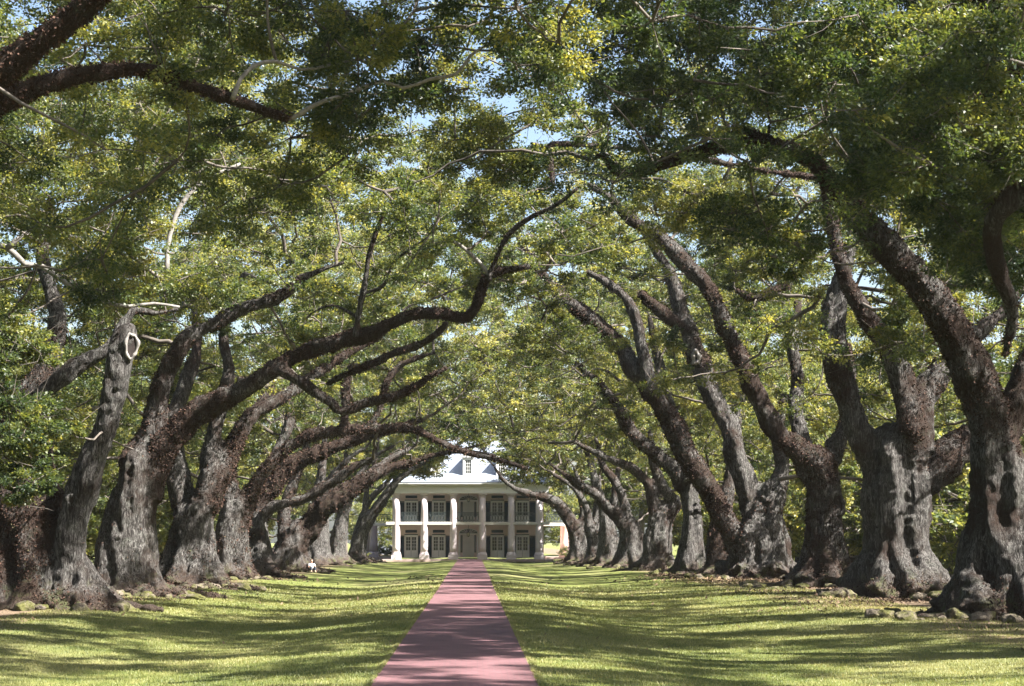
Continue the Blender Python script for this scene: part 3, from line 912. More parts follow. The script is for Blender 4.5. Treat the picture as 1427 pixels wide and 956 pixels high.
build_oak('L3', (262, 824), 93, [
    (T, .35, [(262, 828, 110), (262, 800, 84), (264, 765, 72), (270, 725, 66), (284, 695, 56)], 0, 0),
    (LB, .5, [(282, 705, 48), (294, 650, 32), (300, 595, 26), (312, 545, 22), (316, 512, 18), (310, 470, 15), (322, 430, 12), (340, 380, 8)], 0, 1),
    (LB, .8, [(286, 705, 42), (312, 650, 30), (345, 590, 25), (385, 560, 20), (430, 530, 16), (480, 495, 12), (530, 470, 8)], 0, 3),
    (T, .4, [(262, 715, 44), (245, 650, 34), (240, 590, 28), (260, 530, 22), (275, 480, 16), (270, 430, 12)], 0.5, 3),
    ], 'dark oak with a gnarled fluted grey base third along the left side', leaf=0.135, per=1000,
    clus=dict(n=182, rin=15, rout=11, hy=9, top=27), voxel=0.095, lumps=18)
build_oak('L4', (318, 808), 111, [
    (T, .3, [(318, 810, 66), (318, 785, 56), (322, 745, 50), (330, 710, 46)], 0, 0),
    (LB, 1., [(334, 728, 34), (340, 702, 26), (363, 664, 20), (395, 630, 17), (426, 610, 17), (463, 604, 17), (501, 599, 16), (551, 596, 15), (584, 601, 12), (614, 616, 11), (649, 630, 9), (690, 640, 7), (735, 653, 5)], 0, -1),
    (LB, .6, [(326, 720, 34), (318, 670, 24), (330, 620, 20), (350, 580, 16), (380, 540, 12)], 0, 2),
    (LB, .8, [(474, 604, 15), (480, 580, 13), (482, 555, 14), (482, 530, 14), (490, 510, 8)], -0.5, 0),
    (LB, .7, [(498, 604, 12), (520, 585, 11), (533, 560, 10), (540, 530, 12), (553, 512, 11), (578, 500, 9), (605, 492, 5)], -0.5, 0),
    ], 'oak carrying a smooth low dark limb that curves down before the house roof', leaf=0.155, per=720,
    clus=dict(n=175, rin=15, rout=11, hy=9, top=27), voxel=0.11, lumps=12)
build_oak('L5', (358, 803), 123, [
    (T, .3, [(356, 805, 62), (356, 785, 50), (356, 755, 44), (356, 730, 40)], 0, 0),
    (LB, 1.1, [(352, 738, 36), (356, 715, 32), (370, 685, 30), (400, 655, 28), (431, 638, 26), (463, 622, 22), (501, 611, 17), (540, 600, 12), (590, 585, 8)], 0, 0),
    (LB, .6, [(358, 745, 26), (364, 727, 20), (378, 709, 17), (400, 701, 15), (430, 693, 15), (463, 674, 14), (491, 653, 12), (520, 640, 8)], -1, -2),
    (LB, .4, [(354, 740, 26), (372, 690, 20), (386, 630, 18), (403, 590, 17), (404, 560, 15), (415, 520, 10)], 1, 3),
    ], 'oak with a wide fern-coated limb lit brown along its top', leaf=0.17, per=640,
    clus=dict(n=169, rin=15, rout=11, hy=9, top=27), voxel=0.12, lumps=10)
build_oak('L6', (405, 796), 142, [
    (T, .6, [(402, 798, 66), (402, 780, 54), (408, 755, 50)], 0, 0),
    (LB, .9, [(406, 765, 50), (416, 740, 42), (438, 720, 34), (476, 690, 27), (513, 667, 21), (546, 651, 14), (576, 644, 10), (614, 633, 9), (652, 629, 7), (690, 636, 5)], 0, 0),
    (LB, .6, [(500, 674, 16), (525, 655, 13), (550, 635, 10), (580, 620, 7)], 0, 2),
    (LB, .5, [(400, 765, 24), (396, 720, 18), (410, 670, 15), (430, 620, 12)], 0.5, 3),
    ], 'green-stained oak whose thick trunk leans low to the right towards the house', leaf=0.185, per=540,
    clus=dict(n=156, rin=15, rout=11, hy=9, top=27), voxel=0.14, lumps=8, fern=0.7)
for key, bx, by, d_, tw, lean, lab in [
    ('L7', 440, 788, 172, 36, 14, 'oak with pale sunlit buttress roots behind the seated person'),
    ('L8', 470, 785, 188, 24, 16, 'slim oak between the pale buttressed oak and the leaning pair'),
    ('L9', 496, 783, 200, 18, 36, 'forked leaning oak just left of the dark pillar')]:
    z = FPX / d_
    build_oak(key, (bx, by), d_, [
        (T, .1, [(bx, by, tw * 1.7), (bx, by - 14, tw * 1.1), (bx + lean*.1, by - 34, tw), (bx + lean*.4, by - 60, tw*.9)], 0, 0),
        (LB, .3, [(bx + lean*.3, by - 50, tw*.7), (bx + lean, by - 90, tw*.55), (bx + lean*2, by - 125, tw*.4), (bx + lean*3.4, by - 150, tw*.25), (bx + lean*5, by - 165, tw*.15)], 0, -1),
        (LB, .3, [(bx + lean*.3, by - 50, tw*.6), (bx + lean*.4, by - 100, tw*.45), (bx + lean*.8, by - 150, tw*.3), (bx + lean*.9, by - 190, tw*.18)], 0, 2),
        ], lab, leaf=0.25, per=330, clus=dict(n=105, rin=14, rout=11, hy=8), voxel=0.16, lumps=6, fern=0.5)
build_oak('L10', (512, 781), 212, [
    (T, .3, [(500, 782, 22), (502, 765, 15), (508, 740, 15), (526, 710, 15), (546, 681, 13), (560, 655, 9), (590, 640, 6)], 0, 0),
    (LB, .3, [(496, 760, 12), (500, 735, 11), (518, 694, 10), (540, 672, 8), (565, 640, 5)], 1, 1),
    ], 'dark leaning oak nearest the left end of the house', leaf=0.27, per=420, extra=[(px + (i * 7) % 9, py + (i * 5) % 11, -14 + (i * 3) % 12, 1.25) for i, (px, py) in enumerate([(x_, y_) for x_ in range(545, 790, 17) for y_ in (560, 580, 600, 618, 634)]) if not (600 < px < 695 and py > 615)] + [(px + (i * 7) % 9, py, -5 + i % 7, 1.1) for i, (px, py) in enumerate([(x_, y_) for x_ in (534, 543, 552, 561, 570, 579, 588, 597) for y_ in (630, 641, 651, 660)])],
    clus=dict(n=95, rin=13, rout=11, hy=8), voxel=0.17, lumps=5, fern=0.5)

# ---- right row, nearest first
build_oak('R0', (1800, 0), 38, [
    (T, .5, [(1790, 915, 210), (1790, 840, 170), (1780, 720, 150), (1760, 600, 140), (1730, 500, 125)], 0, 0),
    (LB, .7, [(1740, 520, 100), (1660, 400, 78), (1560, 310, 62), (1470, 258, 48), (1405, 285, 38), (1386, 330, 32), (1396, 390, 26), (1412, 440, 20), (1400, 500, 10)], 0, 3),
    (LB, .7, [(1720, 500, 90), (1640, 330, 70), (1560, 180, 54), (1450, 60, 42), (1340, -30, 32), (1220, -90, 22), (1060, -120, 14)], 0, 2),
    (LB, .7, [(1450, 60, 30), (1380, 130, 18), (1300, 165, 13), (1220, 180, 9), (1150, 170, 6)], 2, 3),
    (T, .4, [(1750, 520, 90), (1850, 330, 70), (1920, 120, 50), (1960, -60, 30)], 0, 1),
    ], 'nearest right hand oak in deep shade, its dark limb hooking in at the frame edge', leaf=0.095, per=2300,
    clus=dict(n=600, rin=20, rout=17, hy=17, top=30), lumps=4,  # crown stretched beyond view to shade the lawn and its own lower leaves
    extra=[(1090 + (i * 53) % 345, -10 + (i * 37) % 262, -4 + (i * 5) % 9, 1.0) for i in range(70) if (1090 + (i * 53) % 345) > 1090 + ((i * 37) % 262) * .35]
        + [(1270 + (i * 41) % 165, 170 + (i * 29) % 250, 3 + (i * 3) % 7, .9) for i in range(34) if (1270 + (i * 41) % 165) > 1235 + ((i * 29) % 250) * .55])
build_oak('R1', (1400, 862), 57, [
    (T, .45, [(1402, 868, 210), (1402, 835, 150), (1398, 790, 116), (1396, 740, 104), (1394, 690, 98), (1390, 645, 88), (1384, 605, 74)], 0, 0),
    (T, .75, [(1386, 610, 72), (1374, 565, 62), (1356, 520, 56), (1335, 475, 52), (1308, 430, 48), (1280, 392, 46), (1248, 358, 44), (1214, 320, 40), (1186, 290, 35), (1160, 262, 28)], 0, -1),
    (LB, 1., [(1165, 266, 28), (1135, 228, 25), (1105, 210, 25), (1080, 206, 25), (1040, 201, 24), (1000, 206, 22), (950, 219, 20), (905, 233, 20), (872, 241, 19), (852, 232, 15), (840, 216, 10), (824, 224, 6)], -1, -2),
    (LB, 1., [(1085, 200, 14), (1058, 188, 11), (1030, 181, 10), (1000, 182, 9), (950, 194, 8), (910, 205, 5)], -1, -1),
    (LB, .6, [(1402, 620, 54), (1420, 560, 44), (1445, 490, 36), (1480, 400, 28), (1500, 300, 20)], 0, 2),
    (LB, .6, [(1372, 560, 36), (1345, 545, 26), (1330, 500, 22), (1305, 450, 18), (1270, 400, 14), (1250, 330, 10)], 1.5, 4),
    (LB, .3, [(1070, 206, 5), (1073, 170, 4.5), (1070, 140, 4), (1085, 110, 3)], -1, -1),
    (LB, .3, [(1012, 204, 4), (1011, 182, 3.5), (1016, 150, 3)], -1, -1),
    ], 'rightmost great oak in the photo, thick grey trunk with a long leaning stem', leaf=0.11, per=1600,
    clus=dict(n=230, rin=19, rout=15, hy=11, top=24), voxel=0.08, lumps=26,  # outer side of the crown widened to shade its inner leaves
    extra=[(1150, 150, -2, 1.3), (1060, 120, -2, 1.4), (980, 120, -2, 1.3), (1220, 210, -2, 1.3), (1010, 170, -2, 1.0), (1300, 250, -3, 1.4), (1350, 320, -3, 1.2), (900, 140, -2, 1.4), (900, 190, -3, 1.0), (690, 165, 2, 1.2), (725, 200, 3, 1.2), (655, 195, 4, 1.2), (745, 155, 1, 1.2), (640, 235, 4, 1.1), (700, 230, 5, 1.2), (670, 140, 1, 1.1), (760, 185, 3, 1.1), (620, 200, 4, 1.0), (730, 130, 0, 1.1)] + [(615 + (i * 37) % 150, 60 + (i * 53) % 210, 3 + (i * 5) % 12, 1.15) for i in range(52)])
build_oak('R2', (1252, 832), 78, [
    (T, .2, [(1250, 838, 176), (1250, 812, 124), (1250, 770, 96), (1250, 720, 94), (1250, 670, 100), (1248, 632, 96)], 0, 0),
    (LB, .35, [(1222, 660, 52), (1210, 620, 44), (1196, 580, 38), (1178, 528, 38), (1165, 478, 40), (1163, 432, 36), (1170, 395, 30), (1184, 340, 24), (1196, 280, 18), (1204, 220, 12)], 0, 1),
    (LB, .8, [(1268, 640, 50), (1268, 590, 42), (1263, 545, 36), (1253, 512, 31), (1238, 482, 29), (1218, 450, 28), (1198, 420, 27), (1181, 394, 25), (1167, 350, 23), (1159, 300, 21), (1152, 258, 18), (1140, 210, 12)], -0.5, -2),
    (LB, .5, [(1276, 630, 54), (1280, 580, 48), (1303, 525, 38), (1320, 500, 32), (1352, 472, 25), (1400, 432, 18), (1440, 380, 12)], 0, 2),
    (LB, .7, [(1262, 690, 60), (1295, 652, 54), (1328, 628, 50), (1370, 612, 44), (1420, 590, 34), (1480, 560, 22)], 0.8, 4),
    (LB, .9, [(1150, 250, 12), (1050, 235, 9), (950, 215, 8), (850, 205, 8), (770, 200, 9), (764, 222, 16), (769, 245, 9), (770, 262, 4)], -2, -4),
    ], 'broad three-forked oak standing second from the right edge', leaf=0.125, per=1300,
    clus=dict(n=165, rin=19, rout=11, hy=10, top=23), voxel=0.085, lumps=26)
build_oak('R3', (1150, 818), 94, [
    (T, .75, [(1148, 824, 120), (1148, 800, 82), (1148, 760, 60), (1148, 715, 56), (1146, 670, 52), (1138, 640, 46)], 0, 0),
    (LB, .6, [(1140, 668, 44), (1112, 632, 36), (1085, 605, 31), (1058, 562, 28), (1035, 510, 26), (1010, 452, 25), (996, 416, 25), (971, 381, 23), (940, 350, 21), (910, 323, 19), (883, 308, 18), (860, 285, 15), (845, 272, 12), (818, 256, 7)], 0, -2),
    (LB, .3, [(1138, 660, 36), (1120, 630, 28), (1113, 590, 24), (1110, 550, 21), (1107, 510, 20), (1106, 468, 18), (1112, 420, 12)], 1, 3),
    (LB, .6, [(1152, 650, 34), (1176, 600, 24), (1185, 540, 20), (1180, 480, 14)], 1.5, 4),
    (LB, 1., [(1100, 395, 14), (1068, 412, 15), (1045, 416, 14), (1025, 404, 10)], -2, -2),
    ], 'oak with a big round dark hollow and a brown fern-clad foot', leaf=0.135, per=1000,
    clus=dict(n=188, rin=19, rout=11, hy=9), voxel=0.09, lumps=20)
build_oak('R4', (1066, 812), 112, [
    (T, .2, [(1062, 818, 130), (1062, 795, 92), (1062, 760, 78), (1066, 720, 66), (1074, 690, 52)], 0, 0),
    (LB, .75, [(1046, 785, 40), (1024, 745, 34), (1004, 710, 30), (971, 658, 31), (951, 623, 32), (930, 580, 31), (901, 541, 30), (868, 490, 28), (841, 460, 24), (813, 438, 21), (790, 420, 19), (768, 398, 17), (750, 375, 14), (738, 358, 11), (720, 330, 6)], 0, -2),
    (LB, .35, [(1064, 740, 40), (1040, 680, 34), (1018, 605, 31), (998, 560, 29), (984, 536, 28), (971, 498, 27), (963, 460, 25), (951, 432, 23), (939, 393, 20), (926, 368, 16), (900, 330, 10), (880, 290, 6)], 0.5, 1),
    (LB, .9, [(950, 456, 16), (925, 434, 18), (903, 417, 17), (892, 408, 11)], 0.5, -1),
    (LB, .5, [(905, 545, 20), (900, 510, 19), (893, 482, 18), (888, 455, 17), (876, 423, 15), (861, 404, 14), (836, 388, 12), (818, 378, 7)], -1.5, -2),
    (LB, .4, [(1076, 720, 34), (1090, 650, 24), (1085, 600, 18), (1095, 550, 12)], 1, 3),
    ], 'many-stemmed oak with a ring scar high up and a long limb leaning left', leaf=0.15, per=780,
    clus=dict(n=182, rin=19, rout=11, hy=9, top=27), voxel=0.10, lumps=18)
build_oak('R5', (962, 803), 130, [
    (T, .1, [(962, 804, 52), (962, 785, 38), (964, 745, 33), (963, 705, 34), (955, 668, 34)], 0, 0),
    (LB, .6, [(955, 680, 28), (936, 650, 22), (912, 630, 20), (881, 602, 19), (863, 570, 17), (848, 546, 15), (826, 526, 12), (800, 505, 7)], 0, -1),
    (LB, .5, [(958, 675, 26), (950, 620, 20), (930, 560, 17), (915, 500, 14), (905, 440, 9)], 1, 2),
    ], 'straight oak with a pale sunlit trunk halfway along the right side', leaf=0.17, per=620,
    clus=dict(n=169, rin=17, rout=11, hy=9, top=27), voxel=0.12, lumps=10)
build_oak('R5b', (1004, 806), 127, [
    (T, .8, [(1006, 806, 60), (1004, 790, 44), (1000, 760, 34), (1004, 720, 28)], 0, 0),
    (LB, .5, [(1004, 730, 24), (1016, 680, 20), (1022, 630, 16), (1030, 570, 11)], 0, 1),
    ], 'short dark oak half hidden behind the many-stemmed oak', leaf=0.21, per=360, X=19.5,
    clus=dict(n=70, rin=9, rout=9, hy=8), voxel=0.13, lumps=8)
build_oak('R6', (915, 797), 146, [
    (T, .3, [(916, 798, 60), (916, 780, 46), (917, 750, 40), (920, 715, 36)], 0, 0),
    (LB, .4, [(924, 730, 24), (940, 702, 17), (930, 688, 17), (918, 672, 16), (908, 640, 12), (905, 600, 8)], 0, 0),
    (LB, .5, [(916, 722, 24), (903, 676, 17), (881, 653, 15), (861, 643, 13), (828, 630, 11), (800, 616, 6)], 0, -1),
    ], 'oak with a twisted crook in its stem right of the sloping-limbed oak', leaf=0.19, per=530,
    clus=dict(n=156, rin=16, rout=11, hy=9, top=27), voxel=0.14, lumps=8, fern=0.7)
build_oak('R7', (880, 793), 160, [
    (T, .3, [(880, 794, 54), (880, 778, 44), (880, 750, 38), (876, 732, 32)], 0, 0),
    (LB, .6, [(876, 742, 24), (866, 724, 18), (841, 703, 15), (826, 686, 14), (803, 673, 12), (786, 660, 8), (765, 645, 5)], 0, -1),
    (LB, .4, [(878, 740, 22), (870, 700, 15), (857, 672, 13), (841, 648, 11), (830, 610, 7)], 0, 1),
    ], 'oak with a thin dark limb sloping left towards the house end', leaf=0.2, per=470,
    clus=dict(n=149, rin=15, rout=11, hy=8, top=27), voxel=0.15, lumps=7, fern=0.6)
build_oak('R8', (850, 790), 174, [
    (T, .3, [(850, 790, 46), (850, 775, 34), (848, 750, 30), (846, 730, 26)], 0, 0),
    (LB, .4, [(846, 738, 18), (838, 700, 14), (826, 660, 11), (815, 620, 8)], 0, 0),
    (LB, .4, [(848, 738, 18), (856, 700, 13), (860, 650, 9)], 1, 1),
    ], 'upright dark oak third before the right end of the house', leaf=0.24, per=340,
    clus=dict(n=110, rin=15, rout=11, hy=8, top=27), voxel=0.16, lumps=6, fern=0.6,
    extra=[(520 + (i * 61) % 290, 425 + (i * 43) % 195, -8 + (i * 7) % 24, 1.4) for i in range(75)])
build_oak('R9', (828, 787), 186, [
    (T, .3, [(829, 787, 36), (829, 775, 26), (827, 755, 22), (822, 735, 18)], 0, 0),
    (LB, .4, [(824, 742, 14), (815, 705, 11), (800, 680, 8), (770, 660, 6)], 0, 0),
    (LB, .4, [(826, 742, 14), (832, 700, 10), (835, 660, 7)], 1, 1),
    ], 'slim oak tucked behind the oak that leans over the house end', leaf=0.25, per=320,
    clus=dict(n=105, rin=14, rout=11, hy=8, top=27), voxel=0.16, lumps=6, fern=0.6)
HANG = [(px + (i % 3) * 5, py + (i * 7) % 13, 4 + (i * 5) % 12, 1.3) for i, (px, py) in enumerate([(x_, y_) for x_ in range(590, 800, 22) for y_ in (565, 590, 615, 634)]) if not (628 < px < 672 and py > 625)] + [(px + (i * 5) % 9, py, 2 + i % 8, 1.1) for i, (px, py) in enumerate([(x_, y_) for x_ in (704, 713, 722, 731, 740, 749, 758, 770, 782) for y_ in (630, 640, 650, 659, 668)])]
build_oak('R10', (808, 784), 198, [
    (T, .5, [(810, 785, 44), (808, 770, 28), (803, 742, 22), (789, 718, 21), (773, 699, 17), (745, 690, 12), (720, 682, 10), (700, 667, 7), (690, 652, 5)], 0, 0),
    (LB, .3, [(806, 755, 16), (812, 720, 12), (808, 680, 9), (800, 650, 6)], 0, 1),
    ], 'last oak on the right, its limb bowing over the end columns', leaf=0.26, per=300,
    clus=dict(n=110, rin=13, rout=11, hy=11, top=27), voxel=0.16, lumps=8, fern=0.6, extra=HANG)

for a_, k_ in SPECS:
    for kind, shag, pts, dy0, dy1 in a_[3]:
        for i in range(len(pts) - 1):
            for u in np.linspace(0, 1, 12, endpoint=False):
                p, q = pts[i], pts[i + 1]
                wv = p[2] + (q[2] - p[2]) * u
                if wv >= 7: LIMBS.append((p[0] + (q[0] - p[0]) * u, p[1] + (q[1] - p[1]) * u, wv, a_[2] + dy0))
LIMBS = np.array(LIMBS)
SUNV = np.array(sun_vec)
def hole(px, py, Y, r): SUNHOLES.append((np.array(at(px, py, Y)), r))
for q in [(182, 500, 61, 1.3), (165, 560, 61, 1.0), (75, 800, 62, 2.4), (110, 700, 62, 1.0), (30, 560, 58, 2.2), (15, 640, 58, 1.4), (962, 730, 129, 1.5), (440, 775, 171, 2.5), (470, 770, 186, 2.0),
          (215, 660, 76, 1.2), (280, 400, 66, 2.5), (1395, 560, 55, 1.0), (430, 640, 122, 1.8), (1275, 850, 62, 2.0), (970, 400, 90, 1.2), (760, 390, 110, 1.2)]: hole(*q)
gh = np.random.default_rng(77)
for q in range(100):
    yy = 28 + 170 * gh.uniform() ** 1.3
    SUNHOLES.append((np.array([gh.uniform(-14, 15), yy, 0.0]), gh.uniform(0.2, 0.75)))
for x_, y_, r_ in [(-9.5, 36, 1.6), (-6.5, 37, 1.1), (12, 56, 1.7), (8.5, 57, 1.2), (15, 57, 1.3)]: SUNHOLES.append((np.array([x_, y_, 0.0]), r_))
for a_, k_ in SPECS: make_oak(*a_, **k_)

scar('L1', 183, 482, 21, 37, ring_w=0.14)
scar('L1', 100, 697, 17, 20, ring=False, ring_w=0.2)
scar('R4', 970, 498, 14, 23, ring_w=0.28)
scar('R3', 1166, 703, 26, 36, ring=False, ring_w=0.15)

# ------------------------------------------------------------------ background woods
def bg_tree(seed, kind):
    g = np.random.default_rng(seed)
    root = empty('broadleaf_tree', (0, 0, 0))
    H, Rr, zl, n = {'tall': (16, 6.5, 3.5, 95), 'wide': (12, 7.5, 2.0, 95), 'bush': (4.5, 3.6, 0.5, 40)}[kind]
    P, r_ = spline(np.array([(0, 0, -.3), (.1, 0, H*.2), (-.2, .3, H*.45), (.2, .1, H*.8)]), np.array([.45, .35, .25, .08]) * H / 14, .6)
    V, F_ = tube_np(P, r_, 8)
    link('trunk', mesh_np('trunk', V, F_, M['twig'], True), root)
    C = []; rd = []
    while len(C) < n:
        u = g.normal(size=3); u /= np.linalg.norm(u); q = g.uniform(0.35, 1) ** 0.5
        z = zl + (H - zl) * (0.5 + 0.5 * u[2] * q)
        lob = 1 + 0.25 * math.sin(3 * math.atan2(u[1], u[0]) + seed)
        C.append((u[0] * q * Rr * lob, u[1] * q * Rr * lob, z)); rd.append(g.uniform(0.9, 1.7) * (1 if kind != 'bush' else 0.55))
    C = np.array(C); rd = np.array(rd)
    V, F_, tone = leaves_np(C, rd, 330 if kind != 'bush' else 300, 0.27 if kind != 'bush' else 0.2, seed=seed + 1, tone0=0.5 + 0.2 * noise3(C * 0.2, seed))
    BV, BF = grow_branches(P[len(P)//4:], C, seed + 2)
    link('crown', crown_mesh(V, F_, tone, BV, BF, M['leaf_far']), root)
    return root
protos = {'tall': bg_tree(301, 'tall'), 'wide': bg_tree(302, 'wide'), 'bush': bg_tree(303, 'bush')}
used = set()
def put(kind, X, Y, s, label, group, name=None):
    o = protos[kind]
    if kind in used: o = copy_tree(o)
    used.add(kind)
    o.location = (X, Y, float(ground_z(np.array([X]), np.array([Y]))[0]))
    o.scale = (s, s, s * random.uniform(0.92, 1.1)); o.rotation_euler = (0, 0, random.uniform(0, 6.28))
    tag(o, label, 'tree' if kind != 'bush' else 'shrub', group)
    if name: o.name = name
for i in range(15):
    put('tall', -34 - random.uniform(0, 9), 62 + i * 13 + random.uniform(-3, 3), random.uniform(.95, 1.25), 'green tree in the wood behind the left row of oaks', 'trees behind the left row')
for i in range(13):
    put('tall', 40 + random.uniform(0, 10), 66 + i * 14 + random.uniform(-3, 3), random.uniform(.95, 1.25), 'green tree in the wood behind the right row of oaks', 'trees behind the right row')
for i in range(8):
    put('wide', -25 - random.uniform(0, 5), 92 + i * 17 + random.uniform(-4, 4), random.uniform(.7, .95), 'low spreading tree glimpsed between the left trunks', 'low trees between the left trunks')
for i in range(6):
    put('wide', 33 + random.uniform(0, 6), 98 + i * 20 + random.uniform(-4, 4), random.uniform(.7, .95), 'low spreading yellow green tree glimpsed between the right trunks', 'low trees between the right trunks')
for i in range(11):
    put('tall', -44 + i * 8.6 + random.uniform(-2, 2), 262 + random.uniform(0, 22), random.uniform(1.1, 1.5), 'tall tree standing behind the house', 'trees behind the house')
for q, (x_, y_) in enumerate([(20.5, 213), (29, 207), (26, 219), (36, 214)]):  # trees put in to throw shade on the house columns
    put('tall', x_, y_, 1.5, 'tall shade tree added beyond the right row near the house', 'tall trees to the right of the house')
put('wide', 13.0, 258, .7, 'dark tree behind the right end gallery of the house', None)
put('bush', 15.5, 240, .8, 'dark shrub behind the terracotta coloured pillar', None, 'shrub')
for i in range(9):
    put('wide', 29 + random.uniform(0, 5), 72 + i * 14 + random.uniform(-3, 3), random.uniform(.6, .85), 'sunlit bushy tree standing just outside the right row', 'bushy trees outside the right row')
for i in range(8):
    put('wide', -27 - random.uniform(0, 5), 66 + i * 15 + random.uniform(-3, 3), random.uniform(.6, .85), 'bushy tree standing just outside the left row', 'bushy trees outside the left row')
put('wide', -13.6, 252, .62, 'small pale green tree seen through the left gallery opening', None)
for i in range(7):
    put('wide', 25 + random.uniform(0, 4), 118 + i * 15, random.uniform(.75, 1.0), 'rounded tree closing the view behind the far right trunks', 'trees behind the far right trunks')
    put('wide', -24 - random.uniform(0, 4), 112 + i * 16, random.uniform(.75, 1.0), 'rounded tree closing the view behind the far left trunks', 'trees behind the far left trunks')
for i in range(6):
    put('bush', -22 - random.uniform(0, 6), 84 + i * 24, random.uniform(.8, 1.2), 'dark shrub in the shade between the left trunks', 'shrubs between the left trunks', 'shrub')
for i in range(6):
    put('bush', 27 + random.uniform(0, 6), 90 + i * 22, random.uniform(.8, 1.2), 'shrub growing between the right trunks', 'shrubs between the right trunks', 'shrub')
for i in range(14):
    put('bush', 24 + random.uniform(0, 5), 68 + i * 9.5 + random.uniform(-2, 2), random.uniform(1.0, 1.6), 'leafy bush filling the gap behind the right trunks', 'bushes behind the right trunks', 'shrub')
for i in range(14):
    put('bush', -22 - random.uniform(0, 5), 72 + i * 9.5 + random.uniform(-2, 2), random.uniform(1.0, 1.6), 'leafy bush filling the gap behind the left trunks', 'bushes behind the left trunks', 'shrub')
put('bush', 12.0, 231, .33, 'small dark shrub by the pale right hand pillars', None, 'shrub')
put('bush', -12.9, 222.0, .26, 'small yellow green shrub against the left pillars', None, 'shrub')

# ------------------------------------------------------------------ house
HY, HX = 222.0, -0.5                     # front face of the column row, middle of the facade
house = empty('mansion', (HX, HY, 0))
tag(house, 'white columned two-storey mansion with dark shutters at the end of the path', 'house')
PXM = 2600 / HY
def hp(mb, name, mat, parent=house, **kw):
    return mb.build(name, mat, parent, **kw)
# all in house coordinates: x across, y into the house, z up
WY = 3.6
wall = MB().box(-9.1, 9.1, WY, 21, 0.25, 8.6)
hp(wall, 'wall', M['wall'])
hp(MB().box(-10.1, 10.1, -0.75, WY, -0.2, 0.10), 'porch_floor', M['porch'], bevel=0.02)
hp(MB().box(-9.7, 9.7, -0.35, WY, 4.14, 4.48), 'gallery_floor', M['floor'], bevel=0.02)
hp(MB().box(-9.4, 9.4, -0.30, WY - 0.003, 7.95, 8.12), 'portico_ceiling', M['white'])
ent = MB()
ent.box(-9.55, 9.55, -0.55, 0.5, 7.86, 8.72)
ent.box(-9.75, 9.75, -0.75, 0.5, 8.723, 8.92)
ent.box(-10.05, 10.05, -1.05, 0.5, 8.923, 9.14)
ent.box(-9.55, -8.6, 0.503, 21.3, 7.86, 8.72); ent.box(8.6, 9.55, 0.503, 21.3, 7.86, 8.72)
ent.box(-10.05, -8.6, 0.503, 21.8, 8.723, 9.14); ent.box(8.6, 10.05, 0.503, 21.8, 8.723, 9.14)
hp(ent, 'entablature', M['white'], bevel=0.02)
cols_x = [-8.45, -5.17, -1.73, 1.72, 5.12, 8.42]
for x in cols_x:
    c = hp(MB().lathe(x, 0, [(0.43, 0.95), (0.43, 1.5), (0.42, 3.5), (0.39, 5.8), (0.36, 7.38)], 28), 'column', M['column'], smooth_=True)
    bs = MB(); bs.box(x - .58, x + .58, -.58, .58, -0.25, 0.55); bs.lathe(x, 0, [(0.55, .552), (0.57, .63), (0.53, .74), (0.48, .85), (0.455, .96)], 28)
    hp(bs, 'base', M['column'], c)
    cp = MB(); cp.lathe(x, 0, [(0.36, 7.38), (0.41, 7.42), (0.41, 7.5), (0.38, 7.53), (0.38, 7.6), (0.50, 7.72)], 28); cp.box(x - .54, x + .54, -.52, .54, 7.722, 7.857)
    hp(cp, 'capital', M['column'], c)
bays = [-6.83, -3.52, 0.05, 3.52, 6.55]
